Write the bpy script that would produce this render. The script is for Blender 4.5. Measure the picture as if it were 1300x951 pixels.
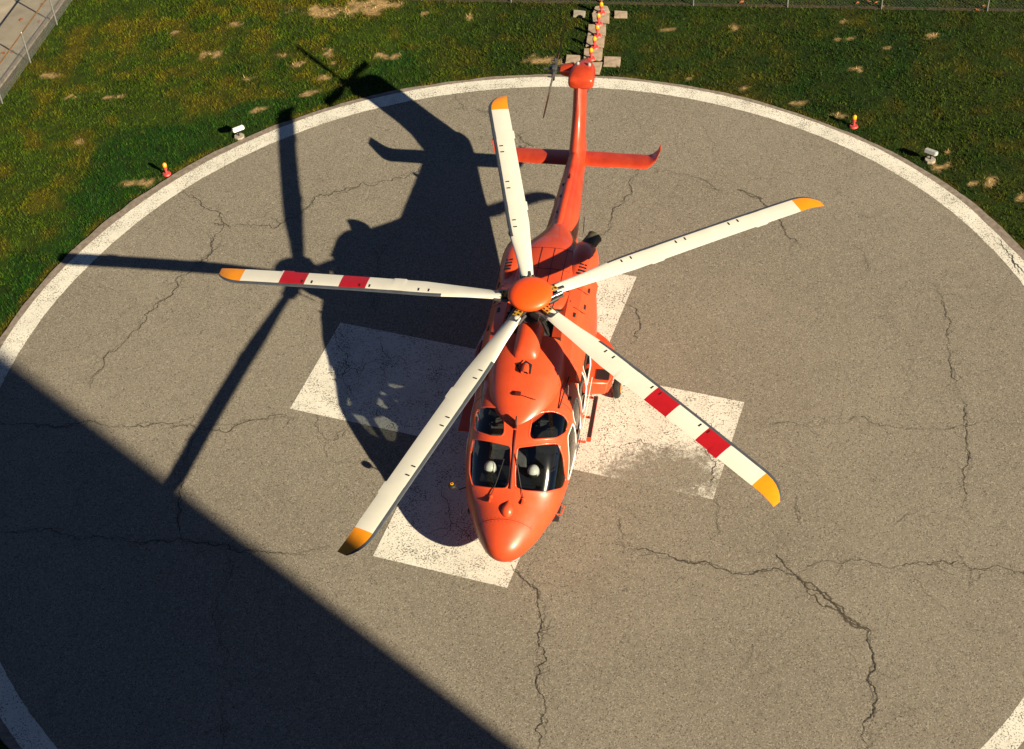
import bpy, bmesh, math, random
import numpy as np
from mathutils import Vector, Matrix
from mathutils.bvhtree import BVHTree

R = math.radians
for o in list(bpy.data.objects):
    bpy.data.objects.remove(o)
scene = bpy.context.scene
col = scene.collection

# ------------------------------------------------------------------ camera
def cam_axes(yaw, pitch, roll):
    cy, sy, cp, sp = math.cos(yaw), math.sin(yaw), math.cos(pitch), math.sin(pitch)
    f = Vector((sy*cp, cy*cp, -sp)); r = Vector((cy, -sy, 0)); u = r.cross(f)
    cr, sr = math.cos(roll), math.sin(roll)
    return cr*r + sr*u, -sr*r + cr*u, f
cd = bpy.data.cameras.new('camera')
cam = bpy.data.objects.new('camera', cd); col.objects.link(cam)
cr_, cu_, cf_ = cam_axes(-0.0030486, 0.7651189, -0.0775247)
m = Matrix((cr_, cu_, -cf_)).transposed().to_4x4()
m.translation = Vector((-0.365876, -24.931765, 26.618559))
cam.matrix_world = m
cd.sensor_width = 36; cd.sensor_fit = 'HORIZONTAL'
cd.lens = 2074.3/1300*36
cd.shift_y = -45/1300
cd.clip_start = .1; cd.clip_end = 2000
scene.camera = cam

# ------------------------------------------------------------------ light
SUN = Vector((1.46004, -1.47240, 1.0)).normalized()
SUN_EL = math.asin(SUN.z)
w = bpy.data.worlds.new('World'); scene.world = w; w.use_nodes = True
nt = w.node_tree
sky = nt.nodes.new('ShaderNodeTexSky'); sky.sky_type = 'NISHITA'; sky.sun_disc = False
sky.sun_elevation = SUN_EL
sky.sun_rotation = math.atan2(SUN.x, SUN.y)
sky.altitude = 3500; sky.air_density = .45; sky.dust_density = 0.0; sky.ozone_density = 0.3
bg = nt.nodes['Background']; bg.inputs['Strength'].default_value = 0.05
nt.links.new(sky.outputs[0], bg.inputs['Color'])
sl = bpy.data.lights.new('sun', 'SUN'); sl.energy = 5.0; sl.angle = R(0.55); sl.color = (1.0, .85, .585)
sun = bpy.data.objects.new('sun', sl); col.objects.link(sun)
sun.rotation_euler = SUN.to_track_quat('Z', 'Y').to_euler()
sun.location = (30, -30, 40)
vs = scene.view_settings
vs.view_transform = 'Standard'; vs.look = 'None'; vs.gamma = 1; vs.use_curve_mapping = False
vs.exposure = 1.2

# ------------------------------------------------------------------ materials
class NT:
    def __init__(s, name):
        s.m = bpy.data.materials.new(name); s.m.use_nodes = True
        s.t = s.m.node_tree; s.b = s.t.nodes['Principled BSDF']; s.out = s.t.nodes['Material Output']
    def n(s, typ, **k):
        x = s.t.nodes.new(typ)
        for a, v in k.items():
            if a in x.inputs: x.inputs[a].default_value = v
            else: setattr(x, a, v)
        return x
    def l(s, a, b): s.t.links.new(a, b)
    def coord(s, kind='Object'):
        return s.n('ShaderNodeTexCoord').outputs[kind]
    def noise(s, vec, scale, detail=4, rough=.55, dist=0):
        x = s.n('ShaderNodeTexNoise'); s.l(vec, x.inputs['Vector'])
        x.inputs['Scale'].default_value = scale; x.inputs['Detail'].default_value = detail
        x.inputs['Roughness'].default_value = rough; x.inputs['Distortion'].default_value = dist
        return x.outputs['Fac']
    def vor(s, vec, scale, out='Distance', feature='F1'):
        x = s.n('ShaderNodeTexVoronoi'); x.feature = feature; s.l(vec, x.inputs['Vector']); x.inputs['Scale'].default_value = scale
        return x.outputs[out]
    def ramp(s, fac, stops, interp='LINEAR'):
        x = s.n('ShaderNodeValToRGB'); s.l(fac, x.inputs['Fac']); cr = x.color_ramp; cr.interpolation = interp
        while len(cr.elements) < len(stops): cr.elements.new(.5)
        for e, (p, c) in zip(cr.elements, stops):
            e.position = p; e.color = (*c, 1) if not isinstance(c, (int, float)) else (c, c, c, 1)
        return x.outputs['Color']
    def mix(s, fac, a, b, blend='MIX'):
        x = s.n('ShaderNodeMix', data_type='RGBA', blend_type=blend)
        for i, v in ((0, fac), (6, a), (7, b)):
            if hasattr(v, 'links'): s.l(v, x.inputs[i])
            elif i == 0: x.inputs[0].default_value = v
            else: x.inputs[i].default_value = (*v, 1)
        return x.outputs[2]
    def math(s, op, a, b=0, clamp=False):
        x = s.n('ShaderNodeMath', operation=op, use_clamp=clamp)
        for i, v in ((0, a), (1, b)):
            if hasattr(v, 'links'): s.l(v, x.inputs[i])
            else: x.inputs[i].default_value = v
        return x.outputs[0]
    def bump(s, h, strength=.3, dist=.02):
        x = s.n('ShaderNodeBump'); s.l(h, x.inputs['Height'])
        x.inputs['Strength'].default_value = strength; x.inputs['Distance'].default_value = dist
        s.l(x.outputs[0], s.b.inputs['Normal'])
    def set(s, **k):
        for a, v in k.items():
            i = s.b.inputs[a.replace('_', ' ')]
            if hasattr(v, 'links'): s.l(v, i)
            elif isinstance(v, tuple): i.default_value = (*v, 1)
            else: i.default_value = v
        return s

def simple(name, c, rough=.5, metal=0, coat=0, var=.12, scale=6, spec=.5):
    M = NT(name); v = M.coord()
    n = M.noise(v, scale, 5)
    c2 = M.mix(M.ramp(n, [(.3, 0.0), (.75, 1.0)]), tuple(x*(1-var) for x in c), tuple(min(1, x*(1+var)) for x in c))
    M.set(Base_Color=c2, Roughness=rough, Metallic=metal, Coat_Weight=coat, Coat_Roughness=.12)
    M.b.inputs['Specular IOR Level'].default_value = spec
    return M.m

def paint_orange():
    M = NT('orange_paint'); v = M.coord()
    n = M.noise(v, 1.3, 5, .6)
    c = M.mix(M.ramp(n, [(.35, 0.0), (.7, 1.0)]), (.58, .062, .018), (.66, .080, .024))
    # streaky grime running aft and small specks
    mp = M.n('ShaderNodeMapping'); M.l(v, mp.inputs['Vector']); mp.inputs['Scale'].default_value = (1.2, 9, 6)
    g = M.noise(mp.outputs[0], 1.6, 6, .65)
    c = M.mix(M.ramp(g, [(.55, 0.0), (.85, .5)]), c, (.22, .025, .012))
    sp = M.noise(v, 55, 2, .5)
    c = M.mix(M.ramp(sp, [(.69, 0.0), (.76, .55)]), c, (.16, .03, .02))
    # dull tone of the grazingly lit tail, painted into the colour, deepening aft
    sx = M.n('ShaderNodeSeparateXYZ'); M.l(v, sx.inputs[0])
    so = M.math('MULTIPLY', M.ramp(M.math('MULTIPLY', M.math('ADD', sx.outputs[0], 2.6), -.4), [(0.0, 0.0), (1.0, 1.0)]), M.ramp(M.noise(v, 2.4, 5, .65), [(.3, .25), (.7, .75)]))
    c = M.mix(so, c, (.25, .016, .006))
    r = M.ramp(M.noise(v, 3.5, 4), [(.3, .34), (.8, .5)])
    M.set(Base_Color=c, Roughness=r, Coat_Weight=.25, Coat_Roughness=.12)
    M.bump(M.noise(v, 2.2, 3), .12, .03)
    return M.m

def asphalt():
    M = NT('asphalt'); v = M.coord()
    big = M.noise(v, .22, 5, .6, .4)
    c = M.mix(M.ramp(big, [(.3, 0.0), (.7, 1.0)]), (.185, .165, .134), (.228, .204, .166))
    mid = M.noise(v, 1.7, 6, .7)
    c = M.mix(M.ramp(mid, [(.45, 0.0), (.75, .35)]), c, (.145, .131, .112))
    lt = M.noise(v, .7, 4, .6, .8)
    c = M.mix(M.ramp(lt, [(.6, 0.0), (.78, .3)]), c, (.26, .235, .195))
    # stones of the aggregate
    st = M.vor(v, 48, 'Color')
    bw = M.n('ShaderNodeSeparateColor'); M.l(st, bw.inputs[0])
    c = M.mix(M.ramp(bw.outputs[0], [(.0, 1.0), (.27, 0.0)]), c, (.075, .066, .056))
    c = M.mix(M.ramp(bw.outputs[1], [(.70, 0.0), (1.0, .8)]), c, (.36, .33, .28))
    ol = M.math('ADD', M.math('MULTIPLY', M.noise(v, .9, 6, .7, 1.2), .7), M.math('MULTIPLY', M.noise(v, 6, 4, .7), .3))
    c = M.mix(M.ramp(ol, [(.56, 0.0), (.68, .38)]), c, (.095, .083, .068))
    f = M.noise(v, 38, 4, .75)
    c = M.mix(M.ramp(f, [(.55, 0.0), (.70, .6)]), c, (.06, .053, .046))
    M.set(Base_Color=c, Roughness=.92)
    M.b.inputs['Specular IOR Level'].default_value = .25
    h = M.math('ADD', M.noise(v, 42, 4, .7), M.math('MULTIPLY', bw.outputs[0], .35))
    M.bump(h, .7, .012)
    return M.m

def pad_paint(name, worn=(), thr=.66, pit_thr=.548, base=(.70, .68, .62)):
    """white road paint with pits, flaking and (around the given spots) almost worn off"""
    M = NT(name); v = M.coord()
    big = M.noise(v, .9, 5, .6)
    c = M.mix(M.ramp(big, [(.35, 0.0), (.7, 1.0)]), tuple(x*.84 for x in base), base)
    d = M.noise(v, 5, 6, .7, .5)
    c = M.mix(M.ramp(d, [(.55, 0.0), (.75, .45)]), c, (.33, .315, .28))
    g2 = M.noise(v, 11, 5, .8, .4)
    c = M.mix(M.ramp(g2, [(.57, 0.0), (.68, .55)]), c, (.20, .185, .155))
    M.set(Base_Color=c, Roughness=.8)
    M.b.inputs['Specular IOR Level'].default_value = .3
    # where the paint is gone
    n1 = M.noise(v, 12, 8, .85, .3); n2 = M.noise(v, 1.6, 3, .6)
    n3 = M.noise(v, 4.2, 6, .75, .6)
    val = M.math('ADD', M.math('MULTIPLY', n1, .5), M.math('ADD', M.math('MULTIPLY', n2, .15), M.math('MULTIPLY', n3, .35)))
    for (x, y, rx, ry, amt) in worn:
        mp = M.n('ShaderNodeMapping'); M.l(v, mp.inputs['Vector'])
        mp.inputs['Location'].default_value = (-x/rx, -y/ry, 0); mp.inputs['Scale'].default_value = (1/rx, 1/ry, 0)
        ln = M.n('ShaderNodeVectorMath', operation='LENGTH'); M.l(mp.outputs[0], ln.inputs[0])
        fall = M.ramp(ln.outputs['Value'], [(.15, 1.0), (1.0, 0.0)])
        val = M.math('ADD', val, M.math('MULTIPLY', fall, amt))
    pit = M.math('ADD', M.math('MULTIPLY', M.noise(v, 30, 3, .6, .3), .72), M.math('MULTIPLY', M.noise(v, 1.9, 4, .65), .28))
    pm = M.ramp(pit, [(pit_thr, 0.0), (pit_thr+.035, 1.0)])
    mask = M.math('MAXIMUM', M.ramp(val, [(thr, 0.0), (thr+.11, .95)]), pm)
    tr = M.n('ShaderNodeBsdfTransparent'); ms = M.n('ShaderNodeMixShader')
    M.l(mask, ms.inputs[0]); M.l(M.b.outputs[0], ms.inputs[1]); M.l(tr.outputs[0], ms.inputs[2])
    M.l(ms.outputs[0], M.out.inputs['Surface'])
    M.bump(M.noise(v, 40, 4, .7), .5, .008)
    return M.m

def attr_mat(name, rough, bump=None, spec=.2):
    M = NT(name)
    a = M.n('ShaderNodeAttribute'); a.attribute_name = 'Col'
    c = a.outputs['Color']
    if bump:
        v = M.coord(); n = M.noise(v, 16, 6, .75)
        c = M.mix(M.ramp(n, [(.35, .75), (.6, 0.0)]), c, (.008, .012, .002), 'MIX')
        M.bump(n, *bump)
    M.set(Base_Color=c, Roughness=rough)
    M.b.inputs['Specular IOR Level'].default_value = spec
    return M.m

def glass_mat(name, tint, rough=.02):
    M = NT(name)
    tr = M.n('ShaderNodeBsdfTransparent'); tr.inputs['Color'].default_value = (*tint, 1)
    gl = M.n('ShaderNodeBsdfGlossy'); gl.inputs['Roughness'].default_value = rough; gl.inputs['Color'].default_value = (1, 1, 1, 1)
    lw = M.n('ShaderNodeLayerWeight'); lw.inputs['Blend'].default_value = .5
    fr = M.math('ADD', M.math('MULTIPLY', M.math('POWER', lw.outputs['Facing'], 5.0), .94), .055)
    ms = M.n('ShaderNodeMixShader')
    M.l(fr, ms.inputs[0]); M.l(tr.outputs[0], ms.inputs[1]); M.l(gl.outputs[0], ms.inputs[2])
    M.l(ms.outputs[0], M.out.inputs['Surface'])
    return M.m

MT = dict(
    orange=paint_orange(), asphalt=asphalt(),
    ring=pad_paint('ring_paint', thr=.60),
    cross=pad_paint('cross_paint', worn=[(2.65, -1.9, 2.1, 1.15, .215), (2.3, -1.2, 2.6, 1.8, .10)], thr=.60),
    cap=simple('cap_paint', (.90, .085, .006), .45, coat=.1, var=.04),
    cream=simple('blade_white', (.66, .645, .58), .38, coat=.1, var=.05, scale=2.5),
    red=simple('blade_red', (.38, .008, .014), .4, coat=.1, var=.08),
    yellow=simple('blade_yellow', (.78, .27, .008), .4, coat=.1, var=.08),
    grey=simple('erosion_grey', (.075, .085, .105), .38, .2, var=.15),
    slate=simple('hub_steel', (.20, .21, .22), .35, .8, var=.3, scale=20),
    gold=simple('hub_gold', (.62, .36, .05), .4, .4, var=.2, scale=20),
    black=simple('black_rubber', (.012, .012, .013), .55),
    dark=simple('cabin_dark', (.018, .019, .022), .7),
    seat=simple('seat_fabric', (.055, .055, .06), .9, var=.3, scale=12),
    panelgrey=simple('panel_grey', (.16, .165, .17), .6, var=.2, scale=9),
    khaki=simple('exhaust_metal', (.075, .068, .045), .6, .3, var=.35, scale=9),
    fixture=simple('fixture_enamel', (.42, .43, .44), .45, var=.2, scale=14),
    white=simple('white_enamel', (.72, .72, .70), .35, coat=.2, var=.05),
    steel=simple('galvanised', (.30, .31, .31), .45, .6, var=.25, scale=14),
    rust=simple('rusty_steel', (.15, .075, .025), .75, .2, var=.4, scale=10),
    concrete=simple('concrete', (.30, .265, .22), .9, var=.25, scale=9),
    slab=simple('slab_concrete', (.34, .265, .20), .92, var=.3, scale=7),
    road=simple('road_concrete', (.30, .265, .21), .9, var=.18, scale=2),
    curb=simple('curb_grey', (.20, .165, .14), .92, var=.35, scale=8),
    soil=simple('soil_dark', (.045, .032, .018), .95, var=.5, scale=9),
    pink=simple('lamp_red', (.50, .06, .055), .5, var=.2, scale=20),
    amber=simple('lamp_amber', (.95, .36, .01), .15, coat=.6, var=.05),
    lens=simple('clear_lens', (.26, .28, .28), .3, coat=.5, var=.05),
    crack=simple('crack_dark', (.050, .043, .035), .95, var=.5, scale=20),
    crackbrown=simple('crack_fringe', (.085, .068, .050), .95, var=.5, scale=12),
    facade=simple('facade_brick', (.26, .20, .16), .85, var=.15, scale=3),
    facade_trim=simple('facade_concrete', (.34, .33, .31), .85, var=.12),
    helmet=simple('helmet_white', (.80, .80, .77), .3, coat=.3, var=.03),
    gearmetal=simple('gearbox_metal', (.035, .035, .037), .45, .5, var=.4, scale=18),
    darkred=simple('dark_red_paint', (.10, .012, .008), .4, coat=.2),
    leaf=simple('dead_leaf', (.34, .10, .03), .8, var=.3),
    glass=glass_mat('windshield_glass', (.62, .66, .66), .07),
    glass2=glass_mat('side_glass', (.30, .31, .30), .03),
    bglass=simple('building_glass', (.02, .03, .04), .08),
)

# ------------------------------------------------------------------ mesh helpers
def tag(o, label=None, cat=None, group=None, kind=None):
    if label: o['label'] = label
    if cat: o['category'] = cat
    if group: o['group'] = group
    if kind: o['kind'] = kind
    return o

def mesh_obj(name, verts, faces, mats, parent=None, fmat=None, smooth=False):
    me = bpy.data.meshes.new(name)
    me.from_pydata([tuple(v) for v in verts], [], [tuple(f) for f in faces]); me.update()
    o = bpy.data.objects.new(name, me); col.objects.link(o)
    for k in (mats if isinstance(mats, (list, tuple)) else [mats]): me.materials.append(MT[k])
    if fmat is not None: me.polygons.foreach_set('material_index', fmat)
    if smooth:
        me.polygons.foreach_set('use_smooth', [True]*len(me.polygons))
        if smooth is not True: me.set_sharp_from_angle(angle=R(smooth))
    if parent: o.parent = parent
    return o

class MB:
    """collects simple solids and links them as one mesh"""
    def __init__(s): s.v = []; s.f = []; s.m = []
    def add(s, v, f, mi=0):
        b = len(s.v); s.v += [tuple(x) for x in v]; s.f += [[i+b for i in q] for q in f]; s.m += [mi]*len(f); return s
    def box(s, c, d, rot=None, mi=0, bev=0):
        c = Vector(c); M = rot or Matrix.Identity(3); vs = []
        bm = bmesh.new(); bmesh.ops.create_cube(bm, size=1)
        for v in bm.verts: v.co = Vector((v.co.x*d[0], v.co.y*d[1], v.co.z*d[2]))
        if bev: bmesh.ops.bevel(bm, geom=bm.edges[:], offset=bev, segments=2, affect='EDGES')
        bm.verts.index_update()
        s.add([c + M @ v.co for v in bm.verts], [[v.index for v in f.verts] for f in bm.faces], mi); bm.free(); return s
    def tube(s, pts, r, n=10, mi=0, cap=True):
        pts = [Vector(p) for p in pts]; rs = r if isinstance(r, (list, tuple)) else [r]*len(pts)
        vs = []; ref = None
        for i, p in enumerate(pts):
            t = (pts[min(i+1, len(pts)-1)] - pts[max(i-1, 0)])
            t = t.normalized() if t.length > 1e-9 else Vector((0, 0, 1))
            if ref is None: ref = t.orthogonal().normalized()
            a = (ref - t*ref.dot(t)).normalized(); b = t.cross(a); ref = a
            vs += [p + (a*math.cos(2*math.pi*k/n) + b*math.sin(2*math.pi*k/n))*rs[i] for k in range(n)]
        fs = [[i*n+k, i*n+(k+1) % n, (i+1)*n+(k+1) % n, (i+1)*n+k] for i in range(len(pts)-1) for k in range(n)]
        if cap: fs += [list(range(n))[::-1], [(len(pts)-1)*n+k for k in range(n)]]
        return s.add(vs, fs, mi)
    def lathe(s, c, prof, n=24, mi=0, axis=None, sx=1, sy=1):
        """prof: (radius, height) pairs along the axis"""
        c = Vector(c); ax = Vector(axis or (0, 0, 1)).normalized(); a = ax.orthogonal().normalized() if axis else Vector((1, 0, 0)); b = ax.cross(a)
        vs = [c + ax*h + (a*math.cos(2*math.pi*k/n)*sx + b*math.sin(2*math.pi*k/n)*sy)*r for r, h in prof for k in range(n)]
        fs = [[i*n+k, i*n+(k+1) % n, (i+1)*n+(k+1) % n, (i+1)*n+k] for i in range(len(prof)-1) for k in range(n)]
        fs += [list(range(n))[::-1], [(len(prof)-1)*n+k for k in range(n)]]
        return s.add(vs, fs, mi)
    def build(s, name, mats, parent=None, smooth=False):
        return mesh_obj(name, s.v, s.f, mats, parent, s.m, smooth)

def empty(name, loc, rz=0):
    o = bpy.data.objects.new(name, None); col.objects.link(o); o.location = loc; o.rotation_euler = (0, 0, rz); o.empty_display_size = .3
    return o
def copy_tree(o, parent=None):
    c = o.copy(); col.objects.link(c); c.parent = parent
    for ch in list(o.children): copy_tree(ch, c)
    return c

rng = np.random.default_rng(7)
_perm = rng.random((256, 256))
def vnoise(x, y, s):
    x = np.asarray(x)*s + 1000.37; y = np.asarray(y)*s + 1000.71
    xi = np.floor(x).astype(int); yi = np.floor(y).astype(int); fx = x-xi; fy = y-yi
    fx = fx*fx*(3-2*fx); fy = fy*fy*(3-2*fy)
    g = lambda a, b: _perm[a % 256, b % 256]
    return (g(xi, yi)*(1-fx)+g(xi+1, yi)*fx)*(1-fy) + (g(xi, yi+1)*(1-fx)+g(xi+1, yi+1)*fx)*fy
def fbm(x, y, s, o=4):
    t = 0; a = 1; n = 0
    for k in range(o): t = t + a*vnoise(x+17.3*k, y-9.1*k, s*2**k); n += a; a *= .55
    return t/n

# ------------------------------------------------------------------ measured layout (metres)
CX, CY  = -0.277, 0.57
OUTER = [(16.4, 12.775), (19.1, 12.752), (23.5, 12.766), (26.8, 12.864), (40.1, 12.879), (46.5, 12.802), (53.0, 12.779), (61.3, 12.789), (67.4, 12.762), (73.4, 12.801), (85.4, 12.821), (90.7, 12.801), (97.4, 12.816), (107.5, 12.832), (113.3, 12.875), (120.1, 12.834), (139.5, 12.777), (146.9, 12.817), (154.9, 12.833), (164.9, 12.876)]
INNER = [(13.0, 12.342), (19.3, 12.329), (25.0, 12.368), (30.1, 12.369), (38.2, 12.36), (51.9, 12.32), (60.5, 12.336), (73.0, 12.317), (85.4, 12.351), (97.7, 12.292), (108.1, 12.385), (121.3, 12.338), (144.9, 12.262), (151.0, 12.267), (156.8, 12.299), (170.9, 12.348), (209.2, 12.349), (210.8, 12.326)]
EDGE = [(17.9, 12.995), (24.1, 13.055), (28.0, 13.074), (40.4, 12.959), (46.9, 12.917), (53.3, 12.925), (67.5, 12.889), (73.5, 12.89), (85.4, 12.942), (97.3, 12.915), (110.8, 13.019), (119.7, 13.013), (142.6, 13.101), (150.4, 13.021), (158.3, 13.04), (163.8, 13.0)]
BARE = [(-6.48, 18.0, 0.24, 0.18), (-5.51, 17.61, 0.82, 0.39), (-10.2, 9.95, 0.43, 0.24), (-8.68, 15.77, 0.23, 0.2), (-6.35, 15.38, 0.27, 0.16), (-6.18, 14.99, 0.23, 0.16), (-7.48, 14.41, 0.2, 0.12), (-5.16, 15.42, 0.18, 0.29), (-5.24, 14.16, 0.16, 0.24), (-5.66, 13.4, 0.29, 0.16), (-7.0, 12.78, 0.22, 0.12), (-11.36, 14.02, 0.27, 0.16), (-11.95, 11.94, 0.16, 0.11), (-12.48, 14.16, 0.18, 0.12), (-3.97, 17.66, 1.08, 0.52), (-3.53, 15.0, 0.39, 0.17), (-5.09, 15.21, 0.14, 0.37), (-0.87, 16.71, 0.3, 0.21), (-2.27, 17.08, 0.19, 0.12), (1.01, 14.24, 0.59, 0.31), (1.59, 14.08, 0.17, 0.2), (4.71, 15.23, 0.21, 0.12), (6.87, 15.14, 0.27, 0.16), (6.4, 12.02, 0.19, 0.11), (4.97, 12.78, 0.15, 0.11), (9.75, 14.94, 0.22, 0.12), (9.53, 14.16, 0.24, 0.11), (12.25, 13.9, 0.24, 0.2), (10.77, 13.43, 0.17, 0.11), (9.8, 12.51, 0.21, 0.19), (7.8, 11.21, 0.25, 0.14), (8.77, 10.47, 0.35, 0.14), (11.22, 8.7, 0.14, 0.2), (11.54, 7.24, 0.18, 0.29), (12.09, 7.26, 0.29, 0.2), (12.58, 6.57, 0.17, 0.19), (10.91, 8.03, 0.2, 0.16), (-7.98, 17.26, 0.22, 0.13), (-13.33, 15.29, 0.21, 0.16), (-9.85, 17.08, 0.24, 0.13)]
CRACKS = [[(3.16, 8.83), (2.89, 8.2), (2.92, 7.87), (2.34, 7.14), (2.22, 6.53), (1.9, 6.26), (1.56, 5.69)], [(3.69, 8.76), (4.36, 8.45), (4.98, 7.78), (5.35, 7.51)], [(5.57, 7.68), (5.84, 7.42), (6.11, 7.26), (6.26, 6.92), (6.51, 6.27), (6.55, 5.71), (6.83, 5.29)], [(9.76, 3.59), (9.74, 2.76), (9.58, 1.71), (9.42, 0.7), (9.38, -0.53), (9.2, -1.45), (9.15, -1.91), (8.85, -2.55), (8.69, -3.19), (8.76, -3.62)], [(4.49, -0.38), (5.48, -0.49), (6.49, -0.66), (7.67, -0.83), (8.65, -1.05), (9.52, -0.97), (10.51, -1.14), (11.34, -1.21)], [(1.67, -3.71), (2.14, -3.86), (2.59, -4.11), (3.22, -4.23), (3.59, -4.49), (4.14, -4.56), (4.62, -4.52), (4.91, -4.69), (5.31, -5.12), (5.66, -5.74), (6.12, -6.16), (6.04, -6.52), (6.04, -6.89), (5.86, -7.25), (5.85, -7.93), (5.54, -8.92)], [(4.91, -4.69), (5.35, -4.45), (5.76, -4.43), (6.53, -4.58), (7.61, -4.7), (8.52, -4.89), (9.42, -5.07), (10.29, -5.29)], [(3.54, -2.53), (3.65, -2.8), (3.52, -3.54)], [(-0.79, -3.91), (-0.57, -4.28), (-0.3, -4.6), (-0.24, -5.39), (-0.35, -5.95), (-0.44, -6.7), (-0.38, -7.57), (-0.52, -8.41)], [(-12.81, 1.39), (-12.25, 1.3), (-11.14, 1.11), (-10.07, 1.12), (-9.32, 0.85), (-8.61, 0.9), (-7.69, 0.63), (-6.27, 0.78), (-5.38, 0.76)], [(-7.69, 0.63), (-7.84, -0.19), (-7.88, -1.11), (-7.85, -2.11), (-7.74, -2.55)], [(-12.07, -1.67), (-10.66, -1.99), (-9.44, -2.32), (-8.41, -2.55), (-7.74, -2.55), (-6.89, -2.79), (-6.04, -3.04), (-5.2, -3.22), (-4.55, -3.08)], [(-6.89, -2.79), (-6.69, -3.18), (-6.86, -4.19), (-6.7, -5.18), (-6.56, -5.94), (-6.59, -6.84), (-6.41, -7.9)], [(-8.99, 9.47), (-8.3, 8.73), (-7.76, 8.34), (-7.56, 7.83), (-7.83, 6.78), (-8.55, 5.96), (-9.04, 5.0), (-9.51, 4.07), (-10.08, 3.31), (-10.41, 2.29)], [(-7.56, 7.83), (-6.38, 7.54), (-5.5, 8.23), (-5.31, 8.7), (-4.08, 9.14), (-2.62, 9.43), (-2.2, 9.82)], [(-3.44, 6.58), (-3.64, 5.99), (-3.59, 5.1), (-3.71, 3.98)], [(-1.59, 12.99), (-1.33, 12.02)], [(-1.94, 12.03), (-0.64, 11.86), (-0.24, 11.16)], [(0.1, 10.76), (0.56, 10.17)], [(11.51, 5.13), (11.64, 4.67), (11.76, 4.07), (11.91, 3.57)], [(8.11, 5.23), (8.28, 4.62), (8.19, 4.2)], [(5.24, -2.85), (5.23, -3.38)], [(7.8, -3.21), (7.43, -3.39), (7.15, -3.57)], [(4.61, -4.12), (4.78, -4.52), (4.91, -4.69)], [(2.19, 12.76), (2.11, 12.32), (1.94, 12.05)], [(1.51, -2.81), (1.52, -3.55), (1.52, -3.87)], [(-3.98, 2.65), (-4.32, 1.4), (-4.55, -0.05), (-5.03, 0.97)]]
SLABS = [[(2.7, 16.72), (2.89, 16.72), (3.05, 16.68), (3.12, 16.34), (2.87, 16.36), (2.69, 16.55)], [(2.59, 16.35), (3.12, 16.26), (3.07, 15.79), (2.58, 15.91)], [(2.44, 15.78), (2.97, 15.7), (2.91, 15.17), (2.38, 15.27)], [(2.36, 15.2), (2.88, 15.11), (2.8, 14.57), (2.27, 14.68)], [(2.21, 14.61), (2.78, 14.49), (2.7, 13.9), (2.17, 14.22)], [(2.35, 13.83), (2.69, 13.81), (2.55, 13.26), (2.3, 13.31)], [(2.74, 14.08), (3.23, 13.99), (3.16, 13.54), (2.69, 13.64)], [(1.69, 14.31), (2.09, 14.22), (2.05, 13.87), (1.63, 13.91)], [(2.07, 16.61), (2.43, 16.49), (2.39, 16.23), (2.04, 16.3)], [(3.26, 16.4), (3.65, 16.3), (3.62, 16.01), (3.23, 16.08)]]
RED = [(2.38, 13.99), (2.53, 14.55), (2.66, 15.13), (2.75, 15.73), (2.88, 16.31), (-9.36, 10.19), (9.06, 9.99)]
KERB = [(-14.64, 14.94), (-13.46, 19.31)]

def polar(tab, th):
    a = np.array([t[0] for t in tab]); r = np.array([t[1] for t in tab])
    a = np.concatenate([a-360, a, a+360]); r = np.concatenate([r, r, r])
    r = np.convolve(np.pad(r, 1, mode='edge'), [.25, .5, .25], 'valid')
    return np.interp(np.asarray(th) % 360, a, r)
TH = np.arange(0, 360, .5)
R_IN, R_OUT = polar(INNER, TH), polar(OUTER, TH)
R_EDGE = polar(EDGE, TH) + (fbm(TH*.4, TH*0, 1.0, 3)-.5)*.10
def edge_r(x, y):
    th = np.degrees(np.arctan2(y-CY, x-CX)) % 360
    return np.hypot(x-CX, y-CY), np.interp(th, np.append(TH, 360), np.append(R_EDGE, R_EDGE[0]))

# ------------------------------------------------------------------ landing pad
n = len(TH); cs = np.cos(np.radians(TH)); sn = np.sin(np.radians(TH))
vs_ = [(CX, CY, 0)] + [(CX+c*r, CY+s*r, 0) for c, s, r in zip(cs, sn, R_EDGE)] + [(CX+c*(r+.02), CY+s*(r+.02), -.12) for c, s, r in zip(cs, sn, R_EDGE)]
fs_ = [[0, 1+i, 1+(i+1) % n] for i in range(n)] + [[1+i, 1+n+i, 1+n+(i+1) % n, 1+(i+1) % n] for i in range(n)]
tag(mesh_obj('landing_pad', vs_, fs_, 'asphalt'), kind='structure')
def ring_mesh(r0, r1, z):
    v = [(CX+c*r, CY+s*r, z) for r_ in (r0, r1) for c, s, r in zip(cs, sn, r_)]
    return v, [[i, n+i, n+(i+1) % n, (i+1) % n] for i in range(n)]
wob = (fbm(TH*1.3, TH*0+5, 1.0, 3)-.5)*.035
v_, f_ = ring_mesh(R_IN+wob, R_OUT-wob*.7, .004)
tag(mesh_obj('painted_ring', v_, f_, 'ring'), kind='structure')
v_, f_ = ring_mesh(R_OUT+.005, R_EDGE-.006, .003)
tag(mesh_obj('pad_edge', v_, f_, 'curb'), kind='structure')
# cross: five rectangles that butt, one sheet
ca, sa = math.cos(-.376198), math.sin(-.376198); Lx, Ly, Wd = 4.919, 4.901, 1.477
def cw(x, y, z=.006): return (-.4897+ca*x-sa*y, .6196+sa*x+ca*y, z)
P = [(-Lx, -Wd), (-Wd, -Wd), (-Wd, -Ly), (Wd, -Ly), (Wd, -Wd), (Lx, -Wd), (Lx, Wd), (Wd, Wd), (Wd, Ly), (-Wd, Ly), (-Wd, Wd), (-Lx, Wd)]
v_ = [cw(*q) for q in P]
tag(mesh_obj('painted_cross', v_, [[0, 1, 10, 11], [1, 2, 3, 4], [4, 5, 6, 7], [7, 8, 9, 10], [1, 4, 7, 10]], 'cross'), kind='structure')

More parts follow.
